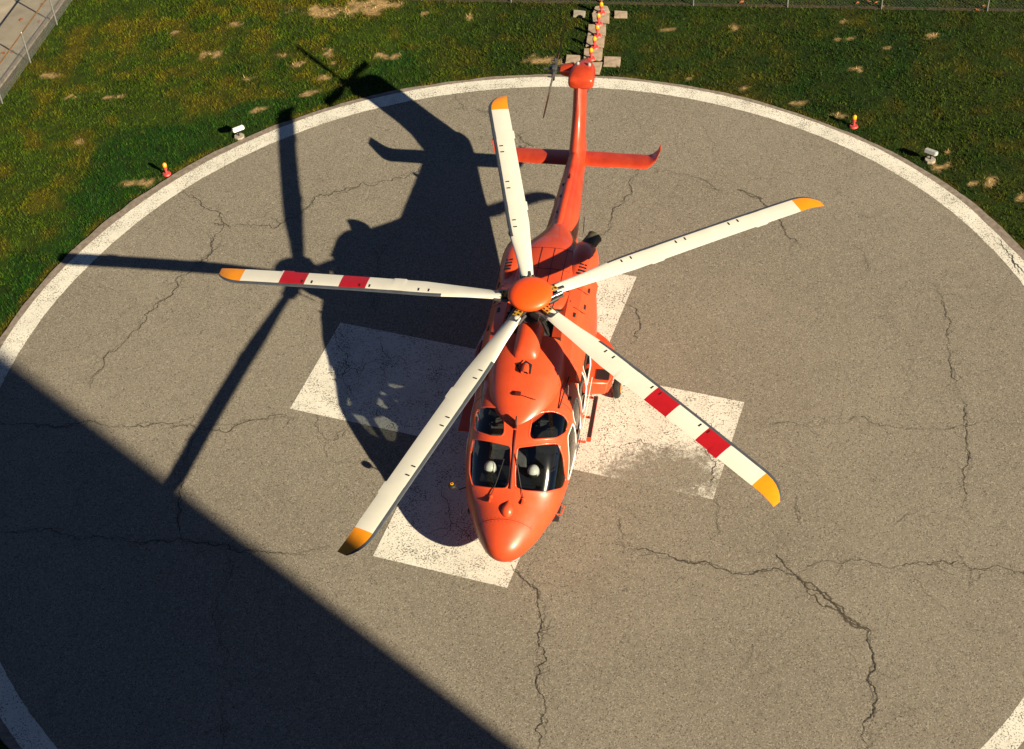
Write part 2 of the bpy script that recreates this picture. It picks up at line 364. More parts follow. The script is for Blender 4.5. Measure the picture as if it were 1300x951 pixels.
# cracks in the asphalt: jagged thin ribbons
random.seed(11)
cv, cf, cm = [], [], []
def crack(pts, wd, depth=4, mi=0, z=.010, jag=.26):
    wd *= .5
    p = [Vector((x, y)) for x, y in pts]
    for d in range(depth+2):
        q = [p[0]]
        for a, b in zip(p, p[1:]):
            if (b-a).length > .028:
                nrm = Vector((-(b-a).y, (b-a).x)); q.append(a.lerp(b, random.uniform(.4, .6)) + nrm*random.uniform(-jag, jag)*(.6 if d < 2 else 1.05))
            q.append(b)
        p = q
    N = len(p); b0 = len(cv)
    for i, c in enumerate(p):
        t = (p[min(i+1, N-1)]-p[max(i-1, 0)]).normalized(); nn = Vector((-t.y, t.x))
        e = min(1, min(i, N-1-i)/(N*.12+1)); ww = wd*(.3+.7*e)*(.45+1.1*float(vnoise(c.x, c.y, 2.3)))*random.uniform(.4, 1.5)*.5
        cv.append((c.x+nn.x*ww, c.y+nn.y*ww, z)); cv.append((c.x-nn.x*ww, c.y-nn.y*ww, z))
    for i in range(N-1): cf.append([b0+2*i, b0+2*i+1, b0+2*i+3, b0+2*i+2]); cm.append(mi)
    return p
WID = [.026, .015, .026, .020, .012, .040, .018, .020, .03, .03, .028, .03, .02, .03, .03, .02, .018, .018, .025, .05, .018, .015, .015, .03, .02, .015, .012]
for c, wd in zip(CRACKS, WID):
    path = crack(c, wd)
    crack(c, wd*.4, 5, 0, .0095, .24)
    for k in range(0, len(path)-6, 5):      # little side branches
        if random.random() < .13:
            a = path[k]; ang = random.uniform(0, 6.28); l = random.uniform(.15, .6)
            crack([(a.x, a.y), (a.x+math.cos(ang)*l, a.y+math.sin(ang)*l)], .012, 3, 0, .0102)
for (a, b, w_) in (((4.95, -4.75), (5.66, -5.74), .10), ((5.6, -5.7), (6.1, -6.2), .14), ((-7.9, 7.9), (-7.4, 7.7), .10), ((5.6, 7.68), (6.2, 7.2), .08)):
    for j in range(2):
        o1 = random.uniform(-.02, .02); crack([(a[0]+o1, a[1]+o1), (b[0]+o1, b[1]-o1)], w_*.55, 5, 1, .0085+.0003*j, .25)
for pts in ([(-4.6, 3.3), (-4.3, 2.6), (-4.45, 1.9), (-4.1, 1.2)], [(-4.9, 2.2), (-4.0, 2.1), (-3.4, 2.5), (-2.9, 2.2)], [(-3.6, 3.2), (-3.3, 2.4), (-3.5, 1.7)], [(-2.6, -2.9), (-1.9, -2.7), (-1.5, -3.2), (-.9, -3.1)], [(-2.3, -1.6), (-2.05, -2.4), (-2.2, -3.1)],
            [(3.9, -.2), (3.6, -.9), (3.75, -1.5), (3.45, -2.2)], [(2.4, 2.3), (2.6, 3.0), (2.3, 3.7), (2.5, 4.3)], [(3.0, -.4), (3.8, -.55), (4.3, -.3)], [(1.5, -.9), (2.2, -.7), (2.8, -1.0)]):
    crack(pts, .022, 5, 0, .0105, .3)
random.seed(5)
for k in range(26):                          # hairlines all over the pad
    a = random.uniform(0, 6.28); r = 12*math.sqrt(random.random()); x, y = CX+r*math.cos(a), CY+r*math.sin(a); pts = [(x, y)]; d = random.uniform(0, 6.28)
    for j in range(random.randint(2, 5)):
        d += random.uniform(-.7, .7); x += .5*math.cos(d); y += .5*math.sin(d); pts.append((x, y))
    if max(math.hypot(px-CX, py-CY) for px, py in pts) < 12.2: crack(pts, .009, 4, 0, .0098)
tag(mesh_obj('pavement_crack', cv, cf, ['crack', 'crackbrown'], fmat=cm), kind='structure')

# ------------------------------------------------------------------ lawn
def bare_mask(x, y):
    m_ = np.zeros_like(x)
    dx = (fbm(x, y, 3.0, 5)-.5)*2.6; dy = (fbm(x+50, y-30, 3.4, 5)-.5)*2.2
    for bx, by, rx, ry in BARE:
        rx, ry = rx*.85, ry*.72
        d = np.sqrt(((x-bx+dx*min(.5, rx*1.6))/rx)**2 + ((y-by+dy*min(.5, ry*1.9))/ry)**2)
        m_ = np.maximum(m_, np.clip((1.1-d)/.35, 0, 1))
    return m_
def grass_col(x, y):
    r, e = edge_r(x, y); d = r-e
    th = np.degrees(np.arctan2(y-CY, x-CX)) % 360
    left = np.clip((th-88)/12, 0, 1)
    bandw = 2.0 + 2.6*(fbm(x, y, .28, 3)-.5)*2
    lush = np.clip((bandw-d)/.5, 0, 1)*left
    n1 = fbm(x, y, .55, 5); n2 = fbm(x+31, y+12, 1.9, 4); n3 = fbm(x-8, y+77, 6, 3)
    lush = np.maximum(lush*np.clip(.35+n2*1.4, 0, 1), np.clip((n1-.60)/.08, 0, 1)*.7)
    lush = np.maximum(lush, (1-left)*np.clip(.45+(n1-.5)*3.2, 0, 1))
    yel = np.clip((n1*.5+n2*.5-.46)/.14, 0, 1)*(1-lush*.85)
    yel = np.maximum(yel, np.clip((.16+.2*n2-d)/.12, 0, 1)*np.clip((n2-.42)/.15, 0, 1)*.9)
    A = np.array([.036, .068, .001]); G = np.array([.009, .050, .001]); Yc = np.array([.112, .092, .002]); S = np.array([.40, .27, .125])
    sp = lambda t: t[..., None]
    c = A*(1-sp(lush)) + G*sp(lush)
    c = c*(1-sp(yel)*.8) + Yc*sp(yel)*.8
    c = c*sp(.45+1.1*n3)*sp(1-.3*(1-left))
    b = bare_mask(x, y)
    c = c*(1-sp(b)) + S*sp(b)*sp(.7+.6*n3)
    return c, b
def set_col(me, c):
    a = me.color_attributes.new('Col', 'FLOAT_COLOR', 'POINT')
    arr = np.ones((len(c), 4), np.float32); arr[:, :3] = c; a.data.foreach_set('color', arr.ravel())
def grid(x0, x1, y0, y1, st):
    xs = np.arange(x0, x1+st/2, st); ys = np.arange(y0, y1+st/2, st); X, Y = np.meshgrid(xs, ys)
    nx, ny = len(xs), len(ys); i = np.arange(nx*ny).reshape(ny, nx)
    F = np.stack([i[:-1, :-1], i[:-1, 1:], i[1:, 1:], i[1:, :-1]], -1).reshape(-1, 4)
    return X.ravel(), Y.ravel(), F
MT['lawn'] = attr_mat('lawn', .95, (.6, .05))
MT['blades'] = attr_mat('grass_blades', .7, None, .25)
MT['far'] = simple('far_lawn', (.05, .07, .012), .95, var=.5, scale=.5)
KA, KB = Vector((-14.64, 14.94)), Vector((-13.46, 19.31))     # kerb line between road and lawn
kd = (KB-KA).normalized(); kn = Vector((-kd.y, kd.x))         # kn points away from the pad (road side)
def road_side(x, y): return (x-KA.x)*kn.x + (y-KA.y)*kn.y
X, Y, F = grid(-24, 24, -16, 30, .125)
keep = (road_side(X, Y) < .02)
fk = keep[F].all(1); r, e = edge_r(X, Y); fk &= ~((r < e-.6)[F].all(1))
rem = -np.ones(len(X), int); used = np.unique(F[fk]); rem[used] = np.arange(len(used))
Z = -.035 + (fbm(X, Y, 1.2, 4)-.5)*.05*np.clip((r-e)/.5, 0, 1)
gc, gb = grass_col(X[used], Y[used])
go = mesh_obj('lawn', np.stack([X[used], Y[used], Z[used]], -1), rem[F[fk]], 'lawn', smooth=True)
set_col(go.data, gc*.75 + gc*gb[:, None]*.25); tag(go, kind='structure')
far = mesh_obj('ground', [(-900, -900, -.16), (900, -900, -.16), (900, 900, -.16), (-900, 900, -.16)], [[0, 1, 2, 3]], 'far'); tag(far, kind='structure')
# grass blades
def tufts(N, x0, x1, y0, y1, seed, hmul=1):
    g = np.random.default_rng(seed)
    x = g.uniform(x0, x1, N); y = g.uniform(y0, y1, N)
    r, e = edge_r(x, y); ok = (r > e-.01+g.random(N)*.05) & (road_side(x, y) < -.03)
    x, y = x[ok], y[ok]; c, b = grass_col(x, y); ok = g.random(len(x)) > b*.93; x, y, c = x[ok], y[ok], c[ok]
    dens = fbm(x, y, 3.1, 3)
    for sl_ in SLABS:
        sx = np.mean([q[0] for q in sl_]); sy = np.mean([q[1] for q in sl_])
        ok = ~((abs(x-sx) < .22) & (abs(y-sy) < .22)); x, y, c, dens = x[ok], y[ok], c[ok], dens[ok]
    return x, y, c, dens, g
def blades(N, box, seed):
    x, y, c, dens, g = tufts(N, *box, seed)
    k = 3; n_ = len(x)
    x = np.repeat(x, k)+g.normal(0, .018, n_*k); y = np.repeat(y, k)+g.normal(0, .018, n_*k); c = np.repeat(c, k, 0); dens = np.repeat(dens, k)
    M_ = len(x); a = g.uniform(0, 6.28, M_); h = g.uniform(.035, .085, M_)*(.55+.9*dens); wd = g.uniform(.006, .013, M_); ln = g.uniform(.1, .9, M_)*h; la = g.uniform(0, 6.28, M_)
    z0 = -.045
    p = np.empty((M_, 3, 3)); p[:, 0] = np.stack([x+np.cos(a)*wd, y+np.sin(a)*wd, np.full(M_, z0)], -1); p[:, 1] = np.stack([x-np.cos(a)*wd, y-np.sin(a)*wd, np.full(M_, z0)], -1)
    p[:, 2] = np.stack([x+np.cos(la)*ln, y+np.sin(la)*ln, z0+h+.01], -1)
    c = c*g.uniform(.8, 1.45, (M_, 1)); c = c + (g.random((M_, 1)) < .04)*np.array([.06, .04, .0])
    return p.reshape(-1, 3), np.arange(M_*3).reshape(-1, 3), np.repeat(c, 3, 0)
pv, pf, pc = blades(185000, (-18, 17, -3, 21.5), 3)
me = bpy.data.meshes.new('grass'); me.from_pydata(pv.tolist(), [], pf.tolist()); me.materials.append(MT['blades'])
gr = bpy.data.objects.new('grass', me); col.objects.link(gr); set_col(me, pc)
tag(gr, 'short patchy green and yellow grass around the round landing pad', 'grass', kind='stuff')

# road and kerb beyond the fence on the left
def strip(name, d0, d1, z, mat, s0=-40, s1=60, th=None):
    q = [KA+kd*s0+kn*d0, KA+kd*s1+kn*d0, KA+kd*s1+kn*d1, KA+kd*s0+kn*d1]
    mb = MB(); c = (q[0]+q[2])/2; M3 = Matrix(((kd.x, kn.x, 0), (kd.y, kn.y, 0), (0, 0, 1)))
    mb.box((c.x, c.y, z-.06), (s1-s0, d1-d0, .12), M3); return tag(mb.build(name, mat), kind='structure')
strip('road', .12, 9, -.01, 'road'); strip('kerb', 0.0, .115, .035, 'curb'); strip('soil_strip', -.16, -.003, -.028, 'soil')
mb = MB()
for s_, d_ in ((2.0, 1.62), (4.1, 1.1), (-.5, .5)):
    c = KA+kd*s_+kn*d_; M3 = Matrix(((kd.x, kn.x, 0), (kd.y, kn.y, 0), (0, 0, 1)))
# ------------------------------------------------------------------ chain-link fences
def fence(A, B, posts, H, label, rail_mat, step=.06, rr=.0024):
    A = Vector(A); B = Vector(B); d = (B-A); L = d.length; d.normalize()
    root = empty('chain_link_fence', (A.x, A.y, 0)); tag(root, label, 'fence')
    def at(s, z): return Vector((d.x*s, d.y*s, z))
    for s in posts:
        pb = MB(); pb.tube([at(s, -.1), at(s, H)], .024, 10); pb.lathe(at(s, H), [(.03, 0), (.03, .02), (.012, .045), (.001, .05)], 10)
        pb.build('post', 'steel', root, 40)
    rb = MB(); rb.tube([at(0, H-.02)+Vector((0, 0, 0)), at(L, H-.02)], .02, 8); rb.build('top_rail', rail_mat, root, 40)
    wb = MB(); n_ = int((L+H)/step)
    nrm = Vector((-d.y, d.x, 0))*.028
    for i in range(n_):
        for sgn in (1, -1):
            s0 = i*step if sgn < 0 else i*step-H; z0, z1 = (.0, H-.03)
            a, b = (s0, z0), (s0+H*1.0, z1)
            if sgn < 0: a, b = (s0, z0), (s0-H, z1)
            # clip to fence length
            (sa_, za), (sb, zb) = a, b
            def clip(s, z, s2, z2):
                if s < 0: t = (0-s)/(s2-s); return 0, z+(z2-z)*t
                if s > L: t = (L-s)/(s2-s); return L, z+(z2-z)*t
                return s, z
            if (sa_ < 0 and sb < 0) or (sa_ > L and sb > L): continue
            a2 = clip(sa_, za, sb, zb); b2 = clip(sb, zb, sa_, za)
            wb.tube([at(*a2)+nrm, at(*b2)+nrm*(1.12 if sgn > 0 else 1)], rr, 4, cap=False)
    wb.build('mesh_panel', 'steel', root)
    return root
PA, PB = Vector((-13.98, 16.06)), Vector((-13.49, 18.02)); pd = (PB-PA).normalized(); A0 = PA-pd*5.0
fence((A0.x, A0.y), tuple(PA+pd*6.0), [5.0-2.02*2, 5.0-2.02, 5.0, 5.0+2.02, 5+4.04, 5+6.0], 1.0, 'low chain-link fence with a rusty top rail beside the pale road, upper left', 'rust', .055)
QA, QB = Vector((-2.42, 17.83)), Vector((13.93, 14.98)); qd = (QB-QA).normalized(); sp_ = [0, 2.72, 5.44, 8.15, 10.9, 13.6, 16.6, 19.3]
fence(tuple(QA), tuple(QA+qd*19.4), sp_, 1.25, 'chain-link fence of grey posts at the far side of the lawn', 'steel', .10, .0010)
mb = MB(); qn = Vector((-qd.y, qd.x)); c = QA+qd*9.5+qn*.05
mb.box((c.x, c.y, -.045), (24, .12, .06), Matrix(((qd.x, qn.x, 0), (qd.y, qn.y, 0), (0, 0, 1)))); tag(mb.build('soil_strip', 'soil'), kind='structure')
random.seed(3)
for k in range(14):                       # fallen leaves along the fences
    if k < 5:
        c = KA+kd*random.uniform(.5, 5)+kn*random.uniform(.25, 1.0); z = -.005
    else:
        c = QA+qd*random.uniform(5, 17)+Vector((random.uniform(-.1, .1), random.uniform(-.1, .35))); z = .015
    a = random.uniform(0, 6.28); s = random.uniform(.06, .11)
    v = [(c.x+math.cos(a+t)*s*rr_, c.y+math.sin(a+t)*s*rr_, z+.012*(i % 3)) for i, (t, rr_) in enumerate([(0, 1.1), (.6, .5), (1.2, .95), (2, .4), (3.1, .8), (4, .45), (5, .95), (5.7, .5)])]
    v += [(x, y, zz+.004) for x, y, zz in v]
    o = mesh_obj('fallen_leaf', v, [list(range(8))[::-1], list(range(8, 16))]+[[i, (i+1) % 8, 8+(i+1) % 8, 8+i] for i in range(8)], 'leaf')
    tag(o, 'dry orange leaf lying on the pale road by the kerb' if k < 5 else 'dry orange leaf lying in the grass along the far fence', 'leaf', 'fallen leaves on the road' if k < 5 else 'fallen leaves along the far fence')

# ------------------------------------------------------------------ paving slabs and pad lamps
SL_LAB = ['pale slab at the far end of the slab path, under the farthest red lamp', 'concrete slab under the second farthest red lamp', 'concrete slab under the middle red lamp of the row',
          'concrete slab under the second nearest red lamp of the row', 'concrete slab under the red lamp nearest the tail fin', 'narrow concrete slab touching the rim of the pad behind the tail fin',
          'concrete slab lying alone in the grass to the right of the tail fin', 'concrete slab half hidden beside the tail rotor', 'small white slab alone in the grass left of the lamp row', 'small mossy slab alone in the grass right of the lamp row']
for k, (pl, lb) in enumerate(zip(SLABS, SL_LAB)):
    if k == 0: pl = [(2.62, 16.36), (3.14, 16.34), (3.1, 16.66), (2.95, 16.72), (2.72, 16.70)]
    if k == 4: pl = [(2.21, 14.55), (2.76, 14.49), (2.69, 13.93), (2.15, 14.0)]
    cx_, cy_ = np.mean([q[0] for q in pl]), np.mean([q[1] for q in pl])
    pl = [(cx_+(x-cx_)*.97, cy_+(y-cy_)*.97) for x, y in pl]
    ar = sum(a[0]*b[1]-b[0]*a[1] for a, b in zip(pl, pl[1:]+pl[:1]))
    if ar < 0: pl = pl[::-1]
    N = len(pl); bm = bmesh.new()
    t_ = [bm.verts.new((x-cx_, y-cy_, .035)) for x, y in pl]; b_ = [bm.verts.new((x-cx_, y-cy_, -.05)) for x, y in pl]
    bm.faces.new(t_); bm.faces.new(b_[::-1])
    for i in range(N): bm.faces.new((b_[i], b_[(i+1) % N], t_[(i+1) % N], t_[i]))
    bmesh.ops.bevel(bm, geom=[e_ for e_ in bm.edges if e_.verts[0].co.z > 0 and e_.verts[1].co.z > 0], offset=.012, segments=2, affect='EDGES')
    me = bpy.data.meshes.new('paving_slab'); bm.to_mesh(me); bm.free(); me.materials.append(MT['concrete' if k == 8 else 'slab'])
    o = bpy.data.objects.new('paving_slab', me); col.objects.link(o); o.location = (cx_, cy_, 0)
    tag(o, lb, 'slab', 'paving slabs in the grass')
def red_lamp():
    root = empty('landing_light', (0, 0, 0))
    b = MB(); b.lathe((0, 0, -.03), [(.005, 0), (.115, 0), (.12, .02), (.10, .055), (.03, .06)], 20); b.build('base', 'pink', root, 40)
    b = MB(); b.tube([(0, 0, .02), (0, 0, .15), (0, 0, .155), (0, 0, .24)], [.03, .03, .05, .055], 16); b.build('stem', 'pink', root, 40)
    b = MB(); b.lathe((0, 0, .24), [(.052, 0), (.06, .015), (.06, .06), (.048, .095), (.025, .115), (.003, .122)], 18); b.build('lens', 'amber', root, 50)
    return root
LL = ['red landing light with amber dome nearest the tail fin, first of the row on slabs', 'red landing light with amber dome, second from the tail fin in the row', 'red landing light with amber dome in the middle of the row of five on slabs',
      'red landing light with amber dome, second from the far fence in the row', 'red landing light with amber dome at the far end of the row of five', 'red landing light with amber dome alone on the lawn left of the pad',
      'red landing light with amber dome alone on the lawn right of the pad']
proto = red_lamp()
for k, ((x, y), lb) in enumerate(zip(RED, LL)):
    o = proto if k == 0 else copy_tree(proto)
    o.location = (x, y, .04 if k < 5 else -.01); o.rotation_euler.z = k*1.3
    tag(o, lb, 'lamp', 'red landing lights around the pad')
def floodlight(loc, rz, label):
    root = empty('floodlight', loc, rz); tag(root, label, 'lamp')
    b = MB(); b.lathe((0, 0, -.05), [(.17, 0), (.18, .06), (.165, .10), (.02, .105)], 8); b.build('footing', 'concrete', root)
    b = MB(); b.tube([(0, 0, .03), (0, 0, .24)], .022, 10); b.box((0, 0, .25), (.06, .26, .02)); b.build('stand', 'black', root)
    Mr = Matrix.Rotation(R(-28), 3, 'Y')
    b = MB(); b.box((.02, 0, .34), (.24, .40, .13), Mr, 0, .02); h = b.build('housing', 'fixture', root, 40)
    b = MB(); b.box(Vector((.02, 0, .34))+Mr @ Vector((.125, 0, 0)), (.012, .34, .10), Mr); b.build('lens', 'lens', h)
    b = MB()
    for i in range(5): b.box(Vector((.02, 0, .34))+Mr @ Vector((-.09+.03*i, 0, .072)), (.008, .36, .02), Mr)
    b.build('cooling_fin', 'fixture', h)
    root.scale = (.82, .82, .82)
    return root
floodlight((-7.5, 11.58, 0), R(-62), 'white box floodlight on a concrete footing in the lawn left of the pad')
floodlight((10.70, 8.28, 0), R(-130), 'white floodlight on a short post in the lawn right of the pad')

# ------------------------------------------------------------------ hospital block behind the camera: throws the big shadow
def building():
    sa_ = SUN.xy.normalized(); nrm_ = Vector((-sa_.y, sa_.x)); 
    if nrm_.dot(Vector((1, 1))) < 0: nrm_ = -nrm_
    # the vertical corner stands on the line of the shadow's edge (offset EDGE_N along nrm_)
    q = nrm_*EDGE_N + sa_*36.5
    x1, y1 = q.x, q.y; x0, y0 = -48, y1-22; H = 33
    root = empty('hospital_building', ((x0+x1)/2, y1, 0)); tag(root, 'tall brick building standing behind the viewpoint, its shadow lying over the pad', 'building')
    o = Vector(root.location)
    b = MB(); b.box(Vector(((x0+x1)/2, (y0+y1)/2, H/2-.1))-o, (x1-x0, y1-y0, H)); b.build('wall', 'facade', root)
    b = MB(); b.box(Vector(((x0+x1)/2, (y0+y1)/2, H+.1))-o, (x1-x0-.6, y1-y0-.6, .5)); b.build('roof', 'facade_trim', root)
    for fl in range(8):
        z = 2.4+fl*3.9
        for k in range(11):
            xx = x1-3.2-k*5.2
            if abs(xx+.4) < 2.0 and 24 < z < 29: pass
            b = MB(); b.box(Vector((xx, y1+.02, z))-o, (2.3, .10, 1.7)); wn = b.build('window', 'bglass', root)
            b = MB(); b.box(Vector((xx, y1+.06, z-.93))-o, (2.6, .22, .12)); b.build('sill', 'facade_trim', wn)
sa__ = SUN.xy.normalized(); nn__ = Vector((-sa__.y, sa__.x))
EDGE_N = -6.40
if nn__.dot(Vector((1, 1))) < 0: nn__ = -nn__
building()

# ------------------------------------------------------------------ helicopter
HELI = empty('helicopter', (0, 0, 0), R(-102.2))
tag(HELI, 'orange red twin engine rescue helicopter with five white blades parked on the painted cross', 'helicopter')

def interp(tab, x):
    xs = [t[0] for t in tab]
    o_ = np.argsort(xs); xs = np.array(xs)[o_]; T = np.array([t[1:] for t in tab], float)[o_]
    n_ = len(xs); i = min(max(np.searchsorted(xs, x)-1, 0), n_-2); t = (x-xs[i])/(xs[i+1]-xs[i]); t = min(max(t, 0), 1)
    # monotone-ish cubic (Catmull-Rom limited)
    d = lambda j: (T[min(j+1, n_-1)]-T[max(j-1, 0)])/(xs[min(j+1, n_-1)]-xs[max(j-1, 0)])
    h = xs[i+1]-xs[i]; s = (T[i+1]-T[i])/h
    m0, m1 = d(i), d(i+1)
    lim = 3*np.abs(s); m0 = np.where(m0*s <= 0, 0, np.sign(s)*np.minimum(np.abs(m0), lim)); m1 = np.where(m1*s <= 0, 0, np.sign(s)*np.minimum(np.abs(m1), lim))
    a, b = T[i], T[i+1]
    return (2*t**3-3*t**2+1)*a + (t**3-2*t**2+t)*h*m0 + (-2*t**3+3*t**2)*b + (t**3-t**2)*h*m1
def loft(tab, xs, nseg=72, ycen=0):
    """tab rows: x, z_bottom, z_top, half width, z of the widest line, exponent above, exponent below"""
    vs = []; fs = []
    for x in xs:
        zb, zt, hw, zw, nu, nl = interp(tab, x)
        for k in range(nseg):
            a = 2*math.pi*k/nseg; c, s = math.cos(a), math.sin(a)
            n_ = nu if s >= 0 else nl
            y = hw*abs(c)**(2/n_)*(1 if c >= 0 else -1)
            z = zw + (zt-zw if s >= 0 else zw-zb)*abs(s)**(2/n_)*(1 if s >= 0 else -1)
            vs.append((x, y+ycen, z))
    for i in range(len(xs)-1):
        for k in range(nseg):
            fs.append([i*nseg+k, (i+1)*nseg+k, (i+1)*nseg+(k+1) % nseg, i*nseg+(k+1) % nseg])
    fs.append(list(range(nseg))); fs.append([(len(xs)-1)*nseg+k for k in range(nseg)][::-1])
    return vs, fs
def on_loft(tab, x, y, lift=.004):
    zb, zt, hw, zw, nu, nl = interp(tab, x); c = min(abs(y)/hw, .999)
    return zw+(zt-zw)*(1-c**nu)**(1/nu)+lift
BODY = [  # x, zb, zt, hw, zw, nu, nl
    (4.62, .99, 1.01, .01, 1.0, 2, 2), (4.60, .89, 1.12, .13, 1.0, 2, 2), (4.52, .77, 1.23, .27, 1.0, 2, 2), (4.38, .67, 1.33, .40, 1.0, 2, 2),
    (4.1, .57, 1.47, .58, 1.0, 2, 2), (3.85, .52, 1.56, .70, 1.02, 2.05, 2.1), (3.6, .48, 1.63, .80, 1.06, 2.1, 2.2), (3.38, .46, 1.71, .90, 1.1, 2.2, 2.3),
    (3.2, .45, 1.84, .96, 1.16, 2.3, 2.4), (2.9, .44, 2.10, 1.02, 1.24, 2.5, 2.6), (2.62, .43, 2.31, 1.06, 1.3, 2.6, 2.8), (2.3, .42, 2.45, 1.09, 1.36, 2.7, 3),
    (1.9, .42, 2.54, 1.11, 1.4, 2.8, 3), (1.4, .42, 2.60, 1.12, 1.42, 3.0, 3.2), (.5, .42, 2.64, 1.13, 1.45, 3.2, 3.4), (-1.0, .42, 2.66, 1.13, 1.5, 3.4, 3.4),
    (-1.9, .46, 2.66, 1.11, 1.55, 3.2, 3.2), (-2.6, .60, 2.64, .98, 1.7, 2.8, 2.8), (-3.1, .78, 2.60, .76, 1.8, 2.4, 2.4), (-3.5, .92, 2.58, .52, 1.85, 2.2, 2.2),
    (-3.9, 1.02, 2.57, .41, 1.9, 2.1, 2.1), (-4.6, 1.17, 2.55, .34, 1.95, 2.1, 2.1), (-5.6, 1.40, 2.52, .28, 2.0, 2.1, 2.1), (-6.4, 1.60, 2.50, .235, 2.05, 2.1, 2.1),
    (-7.1, 1.76, 2.44, .20, 2.1, 2.1, 2.1), (-7.6, 1.88, 2.36, .14, 2.12, 2, 2), (-7.95, 2.0, 2.26, .06, 2.14, 2, 2), (-8.02, 2.1, 2.18, .01, 2.14, 2, 2)]
xs = [4.62, 4.615, 4.60, 4.57, 4.53, 4.48, 4.42]+list(np.arange(4.35, -4.2, -.06))+list(np.arange(-4.25, -7.9, -.15))+[-7.9, -7.95, -8.0, -8.02]
bv, bf = loft(BODY, xs, 96)
BODY_BVH = BVHTree.FromPolygons([Vector(v) for v in bv], bf)

WIN = {
    'ws_left': ('top', 1, [(.088, .66), (.6, .55), (.874, .50), (.985, .762), (1.05, 1.197), (1.01, 1.40), (.72, 1.505), (.291, 1.515), (.12, 1.47), (.085, 1.167)], .06),
    'ws_right': ('top', -1, [(-.885, .55), (-.556, .575), (-.059, .64), (-.023, 1.02), (-.023, 1.40), (-.085, 1.505), (-.438, 1.52), (-.80, 1.505), (-.90, 1.243), (-.93, .843)], .06),
    'roof_left': ('top', 1, [(.31, .024), (.464, -.107), (.704, -.15), (.902, -.094), (1.0, .038), (.985, .257), (.834, .394), (.36, .478), (.295, .40)], .06),
    'roof_right': ('top', -1, [(-.905, -.097), (-.679, -.132), (-.434, -.124), (-.268, .055), (-.219, .379), (-.274, .465), (-.508, .47), (-.864, .386), (-.95, .105)], .06),
}
for s_ in (1, -1):
    WIN['door%d' % s_] = ('side', s_, [(1.70, 1.97), (2.12, 2.0), (2.26, 1.86), (2.62, 1.24), (2.50, 1.12), (1.68, 1.15)], .08)
    WIN['cab%d' % s_] = ('side', s_, [(1.08, 2.10), (1.47, 2.11), (1.60, 1.97), (1.50, 1.25), (1.40, 1.15), (1.06, 1.18)], .07)
    WIN['cac%d' % s_] = ('side', s_, [(.38, 2.2), (.72, 2.18), (.92, 2.06), (.82, 1.36), (.44, 1.12), (.10, 1.35)], .07)
    WIN['cad%d' % s_] = ('side', s_, [(-.55, 2.2), (.06, 2.2), (.22, 2.06), (.04, 1.38), (-.60, 1.38)], .07)
def smooth_poly(p, rad=.06, k=4):
    """round the corners of a polygon"""
    out = []; N = len(p)
    for i in range(N):
        a, b, c = Vector(p[i-1]), Vector(p[i]), Vector(p[(i+1) % N])
        r1 = min(rad, (a-b).length*.45); r2 = min(rad, (c-b).length*.45)
        s, e = b+(a-b).normalized()*r1, b+(c-b).normalized()*r2
        for j in range(k+1):
            t = j/k; out.append((1-t)**2*s + 2*t*(1-t)*b + t*t*e)
    return out
def cut_region(bm, poly, proj, ok):
    """bisect the faces that pass ok() along a convex polygon given in projected coordinates; returns the faces inside"""
    c2 = sum((Vector(q) for q in poly), Vector((0, 0)))/len(poly)
    inside = [f for f in bm.faces if ok(f)]
    mx = max((Vector(q)-c2).length for q in poly)+.12
    inside = [f for f in inside if min((Vector(proj(v.co))-c2).length for v in f.verts) < mx]
    for i in range(len(poly)):
        a, b = Vector(poly[i]), Vector(poly[(i+1) % len(poly)]); d = b-a
        if d.length < 1e-4: continue
        n2 = Vector((d.y, -d.x)).normalized()
        if (c2-a).dot(n2) > 0: n2 = -n2        # n2 points outwards
        if proj is PXY: pc, pn = p3(a), p3(n2)
        else: pc, pn = Vector((a.x, 0, a.y)), Vector((n2.x, 0, n2.y))
        es = set(e for f in inside for e in f.edges); vv = set(v for f in inside for v in f.verts)
        res_ = bmesh.ops.bisect_plane(bm, geom=list(inside)+list(es)+list(vv), plane_co=pc, plane_no=pn, dist=1e-5)
        fs = [g for g in res_['geom'] if isinstance(g, bmesh.types.BMFace)]
        inside = [f for f in fs if (f.calc_center_median()-pc).dot(pn) < 0]
    return inside
SA, CA_ = math.sin(R(50)), math.cos(R(50))
PXY = lambda co: (co.y, co.x*SA-co.z*CA_)
def p3(q): return Vector((q[1]*SA, q[0], -q[1]*CA_))
PXZ = lambda co: (co.x, co.z)
#ENDPROJ
bm = bmesh.new()
bvs = [bm.verts.new(v) for v in bv]
for f in bf:
    try: bm.faces.new([bvs[i] for i in f])
    except ValueError: pass
bm.normal_update()
wf = bm.faces.layers.int.new('win'); wins = {}
for idx, (nm, (kind, side, poly, rad)) in enumerate(WIN.items(), 1):
    P_ = smooth_poly(poly, rad)
    if kind == 'top': ok = lambda f: f.normal.x*CA_+f.normal.z*SA > .08 and f.calc_center_median().x > 1.0; pj = PXY
    else: ok = lambda f, s=side: f.normal.y*s > .3 and f.calc_center_median().y*s > .3; pj = PXZ
    ins = cut_region(bm, P_, pj, ok)
    for f in ins: f[wf] = idx
def transfer_normals(o, bvh=None):
    me = o.data; me.polygons.foreach_set('use_smooth', [True]*len(me.polygons))
ref = mesh_obj('ref', bv, bf, 'orange', smooth=True); refn = [v.normal.copy() for v in ref.data.vertices]
def surf_normal(co):
    loc, nrm, i, d = BODY_BVH.find_nearest(co)
    f = bf[i]; w = [1/((Vector(bv[j])-loc).length+1e-5)**2 for j in f]
    if len(f) > 8: return nrm
    n_ = Vector((0, 0, 0))
    for a, j in zip(w, f): n_ += refn[j]*a
    return n_.normalized()
